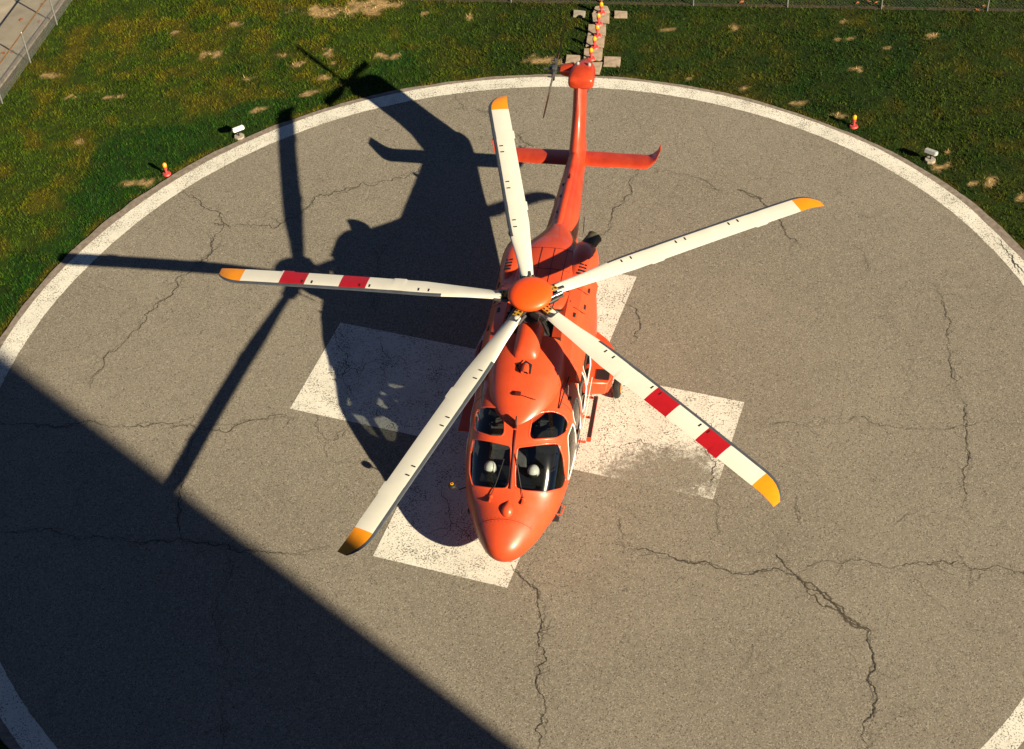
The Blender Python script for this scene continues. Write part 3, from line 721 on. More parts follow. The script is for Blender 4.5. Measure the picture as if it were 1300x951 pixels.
# glass parts: each a shell of its own, seated 6 mm below the skin
for idx, (nm, (kind, side, poly, rad)) in enumerate(WIN.items(), 1):
    fs = [f for f in bm.faces if f[wf] == idx]
    if not fs: print('NO FACES', nm); continue
    ids = {}; gv = []; gf = []
    for f in fs:
        q = []
        for v in f.verts:
            if v not in ids: ids[v] = len(gv); gv.append(v.co - surf_normal(v.co)*.006)
            q.append(ids[v])
        gf.append(q)
    gname = 'windshield' if nm.startswith('ws') else ('roof_window' if nm.startswith('roof') else ('door_window' if nm.startswith('door') else 'cabin_window'))
    go_ = mesh_obj(gname, gv, gf, 'glass' if kind == 'top' else 'glass2', HELI, smooth=True)
    go_.data.normals_split_custom_set_from_vertices([surf_normal(v.co) for v in go_.data.vertices])
    # seal / white outline along the boundary, standing proud
    be = [e for f in fs for e in f.edges if sum(1 for g in e.link_faces if g[wf] == idx) == 1]
    nxt = {}
    for e in be:
        for v in e.verts: nxt.setdefault(v, []).append(e)
    if be:
        v0 = be[0].verts[0]; loop = [v0]; pe = None; v = v0
        for _ in range(len(be)+2):
            e = next((x for x in nxt[v] if x is not pe), None)
            if e is None: break
            v = e.other_vert(v); pe = e
            if v is v0: break
            loop.append(v)
        N = len(loop); cen = sum((v.co for v in loop), Vector())/N
        white = kind == 'side'
        W_ = .016 if white else .028
        V_ = []; F_ = []
        for i, v in enumerate(loop):
            n_ = surf_normal(v.co); t = (loop[(i+1) % N].co-loop[i-1].co).normalized(); o_ = t.cross(n_).normalized()
            if o_.dot(v.co-cen) < 0: o_ = -o_
            for a, h in ((-.012, -.02), (-.012, .004), (W_*.5, .008), (W_, .001)): V_.append(v.co+o_*a+n_*h)
        for i in range(N):
            for k in range(3): F_.append([i*4+k, i*4+k+1, ((i+1) % N)*4+k+1, ((i+1) % N)*4+k])
        mesh_obj('frame', V_, F_, 'white' if white else 'orange', go_, smooth=True)
bmesh.ops.delete(bm, geom=[f for f in bm.faces if f[wf] > 0], context='FACES')
me = bpy.data.meshes.new('fuselage'); bm.to_mesh(me); bm.free()
bpy.data.objects.remove(ref)
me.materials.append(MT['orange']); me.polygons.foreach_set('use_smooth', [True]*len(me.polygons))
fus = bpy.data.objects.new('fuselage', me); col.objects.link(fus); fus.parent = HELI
me.normals_split_custom_set_from_vertices([surf_normal(v.co) for v in me.vertices])

# lining so the cabin is dark inside
if WIN:
    LIN = [(a, b+.06, c-.05, max(d-.05, .01), e, f, g) for a, b, c, d, e, f, g in BODY]
    lxs = [x for x in np.arange(3.5, -2.4, -.1)]
    lv, lf = loft(LIN, lxs, 48)
    # leave the lining open where the windows are: drop its faces that lie behind a window opening
    bmi = bmesh.new(); q_ = [bmi.verts.new(v) for v in lv]
    for f in lf: bmi.faces.new([q_[i] for i in f])
    def inp(pt, poly):
        c_ = False; N = len(poly)
        for i in range(N):
            (x1, y1), (x2, y2) = poly[i], poly[(i+1) % N]
            if (y1 > pt[1]) != (y2 > pt[1]) and pt[0] < (x2-x1)*(pt[1]-y1)/(y2-y1)+x1: c_ = not c_
        return c_
    kill = []
    for f in bmi.faces:
        c = f.calc_center_median()
        for nm, (kind, side, poly, rad) in WIN.items():
            cc = sum((Vector(p_) for p_ in poly), Vector((0, 0)))/len(poly)
            big = [cc+(Vector(p_)-cc)*1.22 for p_ in poly]
            if (kind == 'top' and c.x > 1.0 and c.z > 1.1 and inp(PXY(c), big)) or (kind == 'side' and c.y*side > .3 and inp((c.x, c.z), big)): kill.append(f); break
    bmesh.ops.delete(bmi, geom=kill, context='FACES')
    me = bpy.data.meshes.new('cabin_lining'); bmi.to_mesh(me); bmi.free(); me.materials.append(MT['dark'])
    lo = bpy.data.objects.new('cabin_lining', me); col.objects.link(lo); lo.parent = HELI
b = MB(); b.box((1.0, 0, .72), (4.6, 1.9, .06)); b.box((-.6, 0, 1.4), (.06, 1.9, 1.6)); b.build('cabin_floor', 'dark', HELI)
b = MB(); b.box((2.94, 0, 1.61), (.42, 1.36, .10), Matrix.Rotation(R(5), 3, 'Y'), 0, .03); b.box((3.0, 0, 1.2), (.3, .9, .6), None, 0, .03); b.build('instrument_panel', 'black', HELI, 40)
b = MB(); b.box((2.3, 0, 1.02), (.9, .24, .40), None, 0, .02); b.build('centre_console', 'panelgrey', HELI, 40)
for s in (1, -1):
    b = MB(); b.box((1.95, s*.47, .98), (.52, .50, .14), None, 0, .05); b.build('pilot_seat', 'seat', HELI, 40)
    b = MB(); b.box((1.68, s*.47, 1.36), (.13, .50, .72), Matrix.Rotation(R(-10), 3, 'Y'), 0, .05); b.build('backrest', 'seat', HELI, 40)
    b = MB(); b.box((1.62, s*.47, 1.78), (.11, .28, .18), Matrix.Rotation(R(-10), 3, 'Y'), 0, .04); b.build('headrest', 'seat', HELI, 40)
    b = MB(); b.tube([(2.35, s*.47, .75), (2.40, s*.47, 1.05), (2.34, s*.47, 1.30)], .018, 8); b.build('control_stick', 'black', HELI, 40)
    b = MB(); b.box((1.95, s*.16, 2.12), (.5, .10, .07), None, 0, .02); b.build('overhead_panel', 'panelgrey', HELI, 40)

# engine deck fairings
DOG = [(2.36, 2.36, 2.40, .02, 2.37, 2, 2), (2.30, 2.3, 2.47, .16, 2.36, 2, 2), (2.1, 2.3, 2.60, .38, 2.4, 2, 2), (1.8, 2.3, 2.75, .58, 2.42, 2, 2), (1.4, 2.3, 2.90, .72, 2.45, 2.1, 2), (1.0, 2.3, 3.00, .80, 2.48, 2.2, 2),
       (.6, 2.3, 3.06, .83, 2.5, 2.3, 2), (.3, 2.3, 3.08, .83, 2.5, 2.4, 2)]
dv, df = loft(DOG, [2.36, 2.35, 2.33, 2.3, 2.26, 2.2]+list(np.arange(2.12, .32, -.08))+[.3], 64)
front = mesh_obj('front_cowling', dv, df, 'orange', HELI, smooth=50)
SP = [(1.0, 2.88, 2.98, .12, 2.93, 2, 2), (.96, 2.88, 3.06, .22, 2.94, 2.2, 2), (.85, 2.88, 3.17, .27, 2.95, 2.3, 2), (.5, 2.88, 3.27, .285, 2.98, 2.3, 2), (.16, 2.88, 3.33, .285, 3.0, 2.3, 2)]
dv, df = loft(SP, [1.0, .99, .97, .94, .9, .85, .78, .7, .6, .5, .4, .3, .22, .16], 40)
sp_o = mesh_obj('mast_fairing', dv, df, 'orange', HELI, smooth=50)
# oil cooler intake scoop on the front cowling
b = MB(); tri = [(1.02, .03), (1.10, -.19), (1.30, -.06), (1.32, .17), (1.10, .17)]
def dog_z(x, y, l): return on_loft(DOG, x, y, l)
b.add([(x, y, dog_z(x, y, .008)) for x, y in tri]+[(x, y, dog_z(x, y, -.03)) for x, y in tri], [[0, 1, 2, 3, 4], [9, 8, 7, 6, 5]]+[[i, (i+1) % 5, 5+(i+1) % 5, 5+i] for i in range(5)])
b.build('intake_grille', 'black', front)
b = MB(); b.tube([(1.14, .05, 2.98), (1.24, .05, 3.0), (1.34, .05, 2.965), (1.345, .05, 2.964)], [.06, .08, .085, .07], 18, cap=False); b.tube([(1.345, .05, 2.964), (1.26, .05, 2.99)], [.07, .06], 18, cap=False)
b.build('scoop', 'orange', front, 50)
b = MB(); b.tube([(1.27, .05, 2.985), (1.275, .05, 2.983)], [.068, .068], 16); b.build('scoop_opening', 'black', front, 50)
b = MB(); b.tube([(1.03, .0, dog_z(1.03, .0, .02)), (1.2, -.1, dog_z(1.2, -.1, .02)), (1.31, .02, dog_z(1.31, .02, .02))], .012, 6); b.build('grille_bar', 'orange', front)
# rear engine cowling
ENG = [(-.62, 2.35, 2.98, .72, 2.55, 2.6, 2), (-.75, 2.35, 3.06, .76, 2.55, 2.7, 2), (-1.2, 2.3, 3.10, .82, 2.55, 2.7, 2), (-2.0, 2.3, 3.08, .84, 2.52, 2.6, 2), (-2.6, 2.2, 3.02, .78, 2.48, 2.5, 2),
       (-3.0, 2.1, 2.92, .64, 2.42, 2.4, 2), (-3.4, 2.1, 2.77, .46, 2.38, 2.2, 2), (-3.8, 2.1, 2.63, .30, 2.36, 2, 2), (-4.1, 2.1, 2.57, .2, 2.36, 2, 2)]
dv, df = loft(ENG, [-.62, -.66, -.7, -.75]+list(np.arange(-.83, -4.05, -.08))+[-4.1], 64)
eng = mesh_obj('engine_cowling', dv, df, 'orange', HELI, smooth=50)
# side cowls beside the gearbox
for s in (1, -1):
    sv, sf = [], []
    prof = [(.40, 2.60), (.43, 2.90), (.64, 2.98), (.88, 2.86), (1.04, 2.62), (1.12, 2.36)]
    stx = [(.95, .0), (.7, .55), (.3, .85), (-.2, 1.0), (-1.0, 1.0), (-1.8, 1.0), (-2.1, .9)]
    for x, k in stx:
        for y, z in prof: sv.append((x, s*(y), 2.50+(z-2.50)*k if z > 2.5 else z))
    m_ = len(prof)
    for i in range(len(stx)-1):
        for j in range(m_-1):
            q = [i*m_+j, i*m_+j+1, (i+1)*m_+j+1, (i+1)*m_+j]; sf.append(q if s < 0 else q[::-1])
    sf.append([0, 1, 2, 3, 4, 5][::-s]); sf.append([(len(stx)-1)*m_+j for j in range(6)][::s])
    o = mesh_obj('side_cowling', sv, sf, 'orange', HELI, smooth=25)
    bb = MB()
    for (x, y, z, a) in ((-.55, .82, 2.895, 25), (-1.0, .98, 2.72, 55), (-1.55, 1.0, 2.70, 55), (-.15, .98, 2.71, 55)):
        bb.box((x, s*y, z), (.13, .055, .02), Matrix.Rotation(R(-a*s), 3, 'X'))
    bb.build('vent', 'black', o)
    for x in (-.75, -1.35):
        bb = MB(); bb.box((x, s*.90, 2.845), (.010, .30, .010), Matrix.Rotation(R(-38*s), 3, 'X')); bb.build('panel_seam', 'darkred', o)
# black well under the rotor
b = MB(); b.box((-.16, 0, 2.66), (1.0, 1.28, .12)); b.box((-.615, 0, 2.78), (.02, 1.24, .36)); b.box((.29, 0, 2.85), (.02, 1.3, .32)); b.build('gearbox_well', 'black', HELI)
b = MB(); b.lathe((-.02, 0, 2.7), [(.36, 0), (.36, .12), (.28, .2), (.22, .42), (.18, .55), (.14, .62), (.12, .9)], 24)
for a_ in range(6):
    q = Vector((math.cos(a_+.4), math.sin(a_+.4), 0)); b.tube([Vector((-.02, 0, 2.72))+q*.40, Vector((-.02, 0, 3.3))+q*.20], .022, 8)
b.build('gearbox', 'gearmetal', HELI, 40)
# engine nacelles and exhausts
for s in (1, -1):
    NAC = [(-1.3, 2.35, 2.6, .10, 2.5, 2, 2), (-1.45, 2.3, 2.86, .24, 2.56, 2, 2), (-1.9, 2.2, 3.02, .33, 2.6, 2.2, 2), (-2.4, 2.1, 3.02, .36, 2.58, 2.2, 2), (-2.8, 2.1, 2.94, .33, 2.55, 2.2, 2), (-3.05, 2.15, 2.82, .26, 2.52, 2, 2)]
    dv, df = loft(NAC, [-1.3, -1.33, -1.37]+list(np.arange(-1.45, -3.0, -.08))+[-3.05], 40, s*.72)
    nac = mesh_obj('engine_nacelle', dv, df, 'orange', HELI, smooth=50)
    b = MB()
    for k in range(3): b.box((-2.0-.22*k, s*1.03, 2.72), (.12, .03, .10))
    for k in range(4): b.box((-1.75-.10*k, s*.82, 3.0), (.05, .16, .012), Matrix.Rotation(R(-16*s), 3, 'X'))
    b.build('vent', 'black', nac)
    b = MB(); p0 = Vector((-2.75, s*.66, 2.66)); dr = Vector((-.85, s*.36, .10)).normalized()
    b.tube([p0, p0+dr*.30, p0+dr*.58, p0+dr*.62], [.165, .175, .16, .175], 24, cap=False); b.tube([p0+dr*.62, p0+dr*.4], [.165, .14], 24, cap=False)
    ex = b.build('exhaust_pipe', 'khaki', HELI, 40)
    b = MB(); b.tube([p0+dr*.42, p0+dr*.43], [.15, .15], 20); b.build('exhaust_core', 'black', ex)
# panel seams and vents on the engine cowling
b = MB()
for yy in (-.42, -.14, .14, .42):
    pts = [(x, yy, on_loft(ENG, x, yy)) for x in np.arange(-1.0, -2.55, -.1)]; b.tube(pts, .0065, 4)
for xx in (-1.0, -1.75, -2.5):
    pts = [(xx, y, on_loft(ENG, xx, y)) for y in np.arange(-.55, .56, .05)]; b.tube(pts, .0045, 4)
b.build('panel_seam', 'darkred', eng)
b = MB()
for x, y in ((-.85, -.35), (-.85, .3), (-1.15, .55), (-1.3, .62), (-.9, .62)): b.box((x, y, on_loft(ENG, x, y, .0)), (.05, .15, .02))
b.build('vent', 'black', eng)
# roof handholds, wiper of the cowling, beacon
b = MB()
for s in (1, -1): b.tube([(1.75, s*.80, 2.42), (1.3, s*.86, 2.52), (.95, s*.90, 2.55)], .014, 6)
b.build('grab_rail', 'black', HELI, 40)
b = MB(); b.tube([(1.78, -.02, 2.78), (1.86, .35, 2.74)], .010, 6); b.box((1.78, -.03, 2.80), (.10, .13, .05), None, 0, .01); b.build('antenna', 'darkred', HELI, 40)
b = MB(); b.tube([(1.35, .93, 2.42), (1.36, .95, 2.72)], .007, 6); b.build('whip_antenna', 'steel', HELI)
# wire cutter strip on the centre post and roof
b = MB(); pts = []
for x in np.arange(2.45, 3.45, .08): pts.append((x, .02, on_loft(BODY, x, .02, .03)))
b.tube(pts, .017, 6); b.build('wire_deflector', 'darkred', HELI, 40)
b = MB(); b.box((2.36, .02, 2.56), (.16, .02, .24), None, 0, .004); b.build('wire_cutter', 'black', HELI)
# wipers
for s, (ax, ay) in ((1, (3.55, .30)), (-1, (3.55, -.36))):
    b = MB(); z0 = on_loft(BODY, ax, ay, .03); b.lathe((ax, ay, z0-.05), [(.05, 0), (.045, .04), (.02, .06)], 12); b.box((ax+.07, ay, z0-.02), (.16, .05, .05), None, 0, .012)
    o = b.build('wiper_motor', 'orange', HELI, 40)
    b = MB(); ex_ = (2.85, ay-s*.24) if s > 0 else (2.95, -.16)
    pts = []
    for t in np.linspace(0, 1, 8):
        x = ax+(ex_[0]-ax)*t; y = ay+(ex_[1]-ay)*t; pts.append((x, y, on_loft(BODY, x, y, .035)))
    b.tube(pts, .008, 6); b.build('wiper_arm', 'black', o)
# radome blister, nose probes and seams
b = MB(); vs_, fs_ = [], []
prof = []
for i in range(13):
    t = i/12; x = 3.56+.44*t; w_ = .125*math.sin(math.pi*t**1.7)**.75 if 0 < t < 1 else .002
    prof.append((x, w_))
for x, w_ in prof:
    zc = on_loft(BODY, x, .02, -.02)
    for k in range(16):
        a = 2*math.pi*k/16; vs_.append((x, .02+w_*math.cos(a), zc+max(0, math.sin(a))*w_*.95-.01*(math.sin(a) < 0)))
for i in range(12):
    for k in range(16): fs_.append([i*16+k, i*16+(k+1) % 16, (i+1)*16+(k+1) % 16, (i+1)*16+k])
mesh_obj('nose_blister', vs_, fs_, 'orange', HELI, smooth=60)
for s in (1, -1):
    b = MB(); b.tube([(3.35, s*.90, 1.02), (3.42, s*1.02, .98), (3.58, s*1.02, .98)], .012, 8); b.build('pitot_probe', 'steel', HELI, 40)
# mirror and handle beside the nose
b = MB(); b.tube([(3.10, -.96, 1.30), (3.14, -1.12, 1.24), (3.12, -1.22, 1.30)], .014, 8); mo = b.build('mirror_arm', 'black', HELI, 40)
b = MB(); b.lathe((3.12, -1.26, 1.27), [(.01, 0), (.07, .02), (.085, .06), (.07, .10), (.01, .12)], 16); b.build('mirror', 'black', mo, 40)
b = MB(); b.lathe((3.12, -1.26, 1.375), [(.038, 0), (.034, .010), (.002, .014)], 16); b.build('mirror_glass', 'amber', mo, 40)
b = MB(); b.tube([(3.35, .86, 1.0), (3.34, 1.02, .98), (3.12, 1.05, .98), (3.08, .92, 1.0)], .014, 8); b.build('grab_handle', 'orange', HELI, 40)

def skin_z(x, y, l=.002): return on_loft(BODY, x, y, l)
b = MB()
for x0_ in (4.02,):
    b.tube([(x0_, y, skin_z(x0_, y)) for y in np.arange(-.56, .57, .06)], .005, 4)
for s in (1, -1):
    bb = MB(); bb.tube([(1.55, s*y, skin_z(1.55, y)) for y in np.arange(.78, 1.03, .04)], .005, 4); bb.build('panel_seam', 'darkred', fus)
b.build('panel_seam', 'darkred', fus)
b = MB()
for y in np.arange(-.52, .53, .08): b.lathe((4.055, y, skin_z(4.055, y, -.001)), [(.008, 0), (.007, .004)], 6); b.lathe((3.985, y, skin_z(3.985, y, -.001)), [(.008, 0), (.007, .004)], 6)
for s in (1, -1):
    for x in np.arange(1.45, -.05, -.1): b.lathe((x, s*.93, skin_z(x, .93, -.001)), [(.008, 0), (.007, .004)], 6)
b.build('fastener', 'darkred', fus)
# sponsons, steps, landing gear
for s in (1, -1):
    SPN = [(-.42, .52, .80, 1.15, .62, 4, 3)]
    bmx = bmesh.new()
    ring_ = [(-.50, 1.0), (-.56, 1.52), (-.80, 1.60), (-1.55, 1.60), (-2.0, 1.34), (-2.25, 1.0)]
    tz, bz = .92, .50
    t_ = [bmx.verts.new((x, s*y, tz if y < 1.3 else tz-.05)) for x, y in ring_]; bo = [bmx.verts.new((x, s*(y-.06), bz)) for x, y in ring_]
    bmx.faces.new(t_ if s < 0 else t_[::-1]); bmx.faces.new(bo[::-1] if s < 0 else bo)
    for i in range(6):
        q = (bo[i], bo[(i+1) % 6], t_[(i+1) % 6], t_[i]); bmx.faces.new(q if s < 0 else q[::-1])
    bmesh.ops.recalc_face_normals(bmx, faces=bmx.faces)
    bmesh.ops.bevel(bmx, geom=bmx.edges[:], offset=.05, segments=3, affect='EDGES')
    me = bpy.data.meshes.new('sponson'); bmx.to_mesh(me); bmx.free(); me.materials.append(MT['orange'])
    spn = bpy.data.objects.new('sponson', me); col.objects.link(spn); spn.parent = HELI
    me.polygons.foreach_set('use_smooth', [True]*len(me.polygons)); me.set_sharp_from_angle(angle=R(35))
    b = MB(); b.box((-.80, s*1.36, .905), (.30, .30, .03)); b.box((-1.35, s*1.36, .905), (.46, .30, .03)); b.build('tread_pad', 'black', spn)
    b = MB(); b.tube([(-.85, s*1.45, .6), (-1.05, s*1.52, .32)], .05, 12); b.tube([(-1.2, s*1.35, .65), (-1.05, s*1.50, .36)], .03, 10); st_ = b.build('main_gear_leg', 'steel', HELI, 40)
    b = MB(); b.lathe((-1.08, s*1.64-.09, .24), [(.10, 0), (.20, .015), (.24, .05), (.245, .09), (.24, .13), (.20, .165), (.10, .18)], 28, 0, (0, 1, 0)); b.build('tyre', 'black', st_, 40)
    b = MB(); b.lathe((-1.08, s*1.64-.10, .24), [(.02, 0), (.12, .005), (.12, .195), (.02, .20)], 20, 0, (0, 1, 0)); b.build('rim', 'yellow', st_, 40)
    # cabin step
    b = MB()
    for x in (.95, .22, -.38): b.tube([(x, s*.98, .60), (x, s*1.20, .58)], .028, 8)
    b.box((.28, s*1.26 if s > 0 else s*1.38, .615), (1.36, .10 if s > 0 else .44, .035), None, 0, .01); b2 = b.build('cabin_step', 'orange', HELI, 40)
    if s > 0:
        b = MB(); b.box((.24, s*1.26, .645), (1.22, .085, .02)); b.build('step_tread', 'black', b2)
b = MB()
for s in (1, -1): b.lathe((3.25, s*.10-.05, .20), [(.08, 0), (.17, .01), (.20, .05), (.17, .09), (.08, .10)], 24, 0, (0, 1, 0))
ng = b.build('nose_wheel', 'black', HELI, 40)
b = MB(); b.tube([(3.2, 0, .7), (3.25, 0, .2)], .045, 12); b.tube([(3.25, -.13, .2), (3.25, .13, .2)], .03, 10); b.build('nose_strut', 'steel', HELI, 40)
# white door rails and handles on the left side
b = MB()
b.tube([(2.62, .985, 1.30), (1.9, 1.09, 1.02), (1.2, 1.135, .98)], .010, 6)
b.tube([(.95, 1.145, 1.02), (.3, 1.15, 1.0), (-.6, 1.15, 1.0)], .010, 6)
b.build('door_stripe', 'white', HELI)
for q_ in ((1.62, 1.12, 1.62), (1.35, .97, 2.32)):
    b = MB(); b.box(q_, (.10, .06, .05), None, 0, .01); b.build('door_handle', 'black', HELI, 40)

# tail boom details
b = MB(); pts = [(x, 0, on_loft(BODY, x, 0, -.01)) for x in np.arange(-3.8, -7.0, -.2)]
b.tube(pts, .085, 14); b.build('drive_shaft_cover', 'orange', HELI, 50)
for x in (-4.35, -4.95, -5.4):
    b = MB(); z = on_loft(BODY, x, -.10, 0); b.lathe((x, -.11, z), [(.035, -.02), (.035, .02), (.02, .035), (.002, .04)], 12); b.build('boom_light', 'lens', HELI, 40)
b = MB(); b.tube([(-4.1, .40, 2.0), (-4.15, .50, 1.95), (-6.0, .36, 2.1), (-6.05, .25, 2.1)], .010, 6); b.build('wire_antenna', 'steel', HELI)
b = MB(); b.box((-5.55, .02, 2.65), (.10, .03, .10), None, 0, .01); b.box((-5.1, -.27, 2.2), (.16, .04, .08), None, 0, .01); b.build('blade_antenna', 'black', HELI, 40)

def wing(name, stations, mat, parent, n=14):
    """stations: (leading point, trailing point, thickness, up vector)"""
    V_, F_ = [], []
    for le, te, th, up in stations:
        le, te, up = Vector(le), Vector(te), Vector(up).normalized()
        prof = []
        for k in range(n):
            a = math.pi*2*k/n; t = .5-.5*math.cos(a); h = 2.6*(math.sqrt(max(t, 0))*(1-t))*th*.5*(1 if math.sin(a) >= 0 else -1)
            prof.append(le.lerp(te, t)+up*h)
        V_ += prof
    for i in range(len(stations)-1):
        for k in range(n): F_.append([i*n+k, i*n+(k+1) % n, (i+1)*n+(k+1) % n, (i+1)*n+k])
    F_.append(list(range(n))[::-1]); F_.append([(len(stations)-1)*n+k for k in range(n)])
    o = mesh_obj(name, V_, F_, mat, parent)
    bm = bmesh.new(); bm.from_mesh(o.data); bmesh.ops.recalc_face_normals(bm, faces=bm.faces); bm.to_mesh(o.data); bm.free()
    o.data.polygons.foreach_set('use_smooth', [True]*len(o.data.polygons)); o.data.set_sharp_from_angle(angle=R(45))
    return o
# stabiliser halves with upturned tips
for s in (1, -1):
    wing('stabiliser', [((-6.62, s*.15, 2.12), (-7.22, s*.15, 2.12), .10, (0, 0, 1)), ((-6.66, s*1.72, 2.10), (-7.22, s*1.72, 2.10), .08, (0, 0, 1)),
                        ((-6.74, s*1.86-.06, 2.11), (-7.26, s*1.86-.06, 2.11), .06, (0, -s*.3, 1)), ((-6.90, s*1.98-.06, 2.17), (-7.34, s*1.98-.06, 2.17), .05, (0, -s*.7, 1)), ((-7.14, s*2.07-.06, 2.32), (-7.44, s*2.07-.06, 2.32), .03, (0, -s, .6))], 'orange', HELI)
# fin
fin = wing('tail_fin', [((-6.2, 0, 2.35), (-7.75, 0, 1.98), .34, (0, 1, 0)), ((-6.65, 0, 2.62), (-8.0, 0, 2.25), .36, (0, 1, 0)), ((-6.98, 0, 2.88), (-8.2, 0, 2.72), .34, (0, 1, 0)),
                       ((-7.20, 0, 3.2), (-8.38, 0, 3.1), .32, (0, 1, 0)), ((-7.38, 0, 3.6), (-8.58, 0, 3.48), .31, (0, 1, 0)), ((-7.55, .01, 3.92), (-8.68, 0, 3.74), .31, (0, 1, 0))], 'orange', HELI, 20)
TGB = [(-7.47, 3.80, 3.90, .08, 3.86, 3, 3), (-7.50, 3.74, 4.00, .27, 3.86, 5, 3), (-7.62, 3.70, 4.06, .31, 3.86, 4, 3), (-7.88, 3.68, 4.10, .30, 3.88, 3.2, 2.6), (-8.12, 3.66, 4.08, .28, 3.88, 2.6, 2.4), (-8.35, 3.66, 4.01, .19, 3.86, 2.2, 2), (-8.55, 3.70, 3.92, .10, 3.82, 2, 2), (-8.62, 3.74, 3.84, .02, 3.8, 2, 2)]
dv, df = loft(TGB, [-7.47, -7.48, -7.495, -7.51, -7.55, -7.6]+list(np.arange(-7.66, -8.56, -.07))+[-8.6, -8.62], 40, .05)
tg = mesh_obj('gearbox_fairing', dv, df, 'orange', HELI, smooth=50)
b = MB(); b.tube([(-8.1, -.2, 3.86), (-8.1, -.42, 3.86), (-8.1, -.50, 3.86)], [.20, .15, .12], 20); b.build('gearbox_output', 'orange', HELI, 50)
for (x, y) in ((-8.05, -.08), (-8.02, .20)):
    b = MB(); b.lathe((x, y, 4.06), [(.040, 0), (.045, .06), (.03, .085), (.002, .09)], 14); b.build('tail_light', 'lens', tg, 40)
# tail rotor: four blades seen nearly edge on
TRC = Vector((-8.12, -.66, 3.86)); CANT = Matrix.Rotation(R(-13), 3, 'X')
b = MB(); b.tube([TRC+Vector((0, .2, 0)), TRC+Vector((0, -.14, 0))], [.055, .05], 14); b.tube([TRC+Vector((0, .05, 0)), TRC+Vector((0, -.04, 0))], [.13, .13], 12)
for k in range(4):
    a = R(8+90*k); d = CANT @ Vector((math.cos(a), 0, math.sin(a))); b.box(TRC+d*.18, (.26, .07, .09), Matrix.Rotation(-a, 3, 'Y'), 0, .01); b.tube([TRC+d*.22+Vector((0, -.13, 0)), TRC+d*.24+Vector((0, .02, 0))], .014, 6)
b.tube([TRC+Vector((0, -.14, 0)), TRC+Vector((0, -.26, 0))], .03, 10)
trh = b.build('tail_rotor_hub', 'slate', HELI, 40)
TRA = 12
for k in range(4):
    a = R(TRA+90*k); d = CANT @ Vector((math.cos(a), 0, math.sin(a))); c_ = CANT @ Vector((-math.sin(a), 0, math.cos(a))); up = CANT @ Vector((0, 1, 0)); up2 = (up+c_*.17).normalized(); c2_ = (c_-up*.17).normalized()
    st_ = []
    for r, l, t, th in ((.28, .05, -.07, .05), (.42, .06, -.10, .04), (.6, .07, -.14, .03), (1.28, .07, -.14, .022), (1.35, .02, -.13, .012)):
        q = TRC+d*r; st_.append((q+c2_*l, q+c2_*t, th, up2))
    wing('tail_rotor_blade', st_, 'slate' if k % 2 == 0 else 'darkred', HELI, 12)

# main rotor
def rz(r, x): return 3.80 - .255*(max(r, 0)/6.9)**1.7 - .0758*x
hub = MB(); hub.lathe((0, 0, 3.58), [(.12, 0), (.24, .03), (.28, .10), (.28, .22), (.20, .28), (.12, .32)], 24)
hub.tube([(0, 0, 3.2), (0, 0, 3.6)], .11, 16); hub.lathe((0, 0, 3.28), [(.10, 0), (.26, .02), (.27, .08), (.12, .10)], 20)
hubo = hub.build('rotor_hub', 'slate', HELI, 40)
b = MB(); prof = [(.30, -.10), (.41, -.085), (.455, -.05), (.465, -.01)]+[(.465*math.cos(t), .17*math.sin(t)) for t in np.linspace(.08, math.pi/2-.02, 12)]
b.lathe((0, 0, 3.93), prof, 48, 0, (.0758, 0, 1)); b.build('rotor_cap', 'cap', hubo, 50)
PH0 = 21.3740+102.2
RT = [(.58, .105, -.11, .11), (.70, .13, -.15, .10), (.95, .14, -.17, .085), (1.3, .155, -.19, .07), (1.7, .19, -.215, .062), (2.0, .215, -.235, .058), (2.3, .225, -.255, .055), (6.2, .225, -.25, .040), (6.36, .225, -.245, .036), (6.5, .205, -.245, .032), (6.62, .165, -.25, .028), (6.74, .095, -.26, .022), (6.84, .01, -.272, .016), (6.90, -.07, -.28, .008)]
def blade_profile(r):
    a = np.array(RT); return [float(np.interp(r, a[:, 0], a[:, j])) for j in (1, 2, 3)]
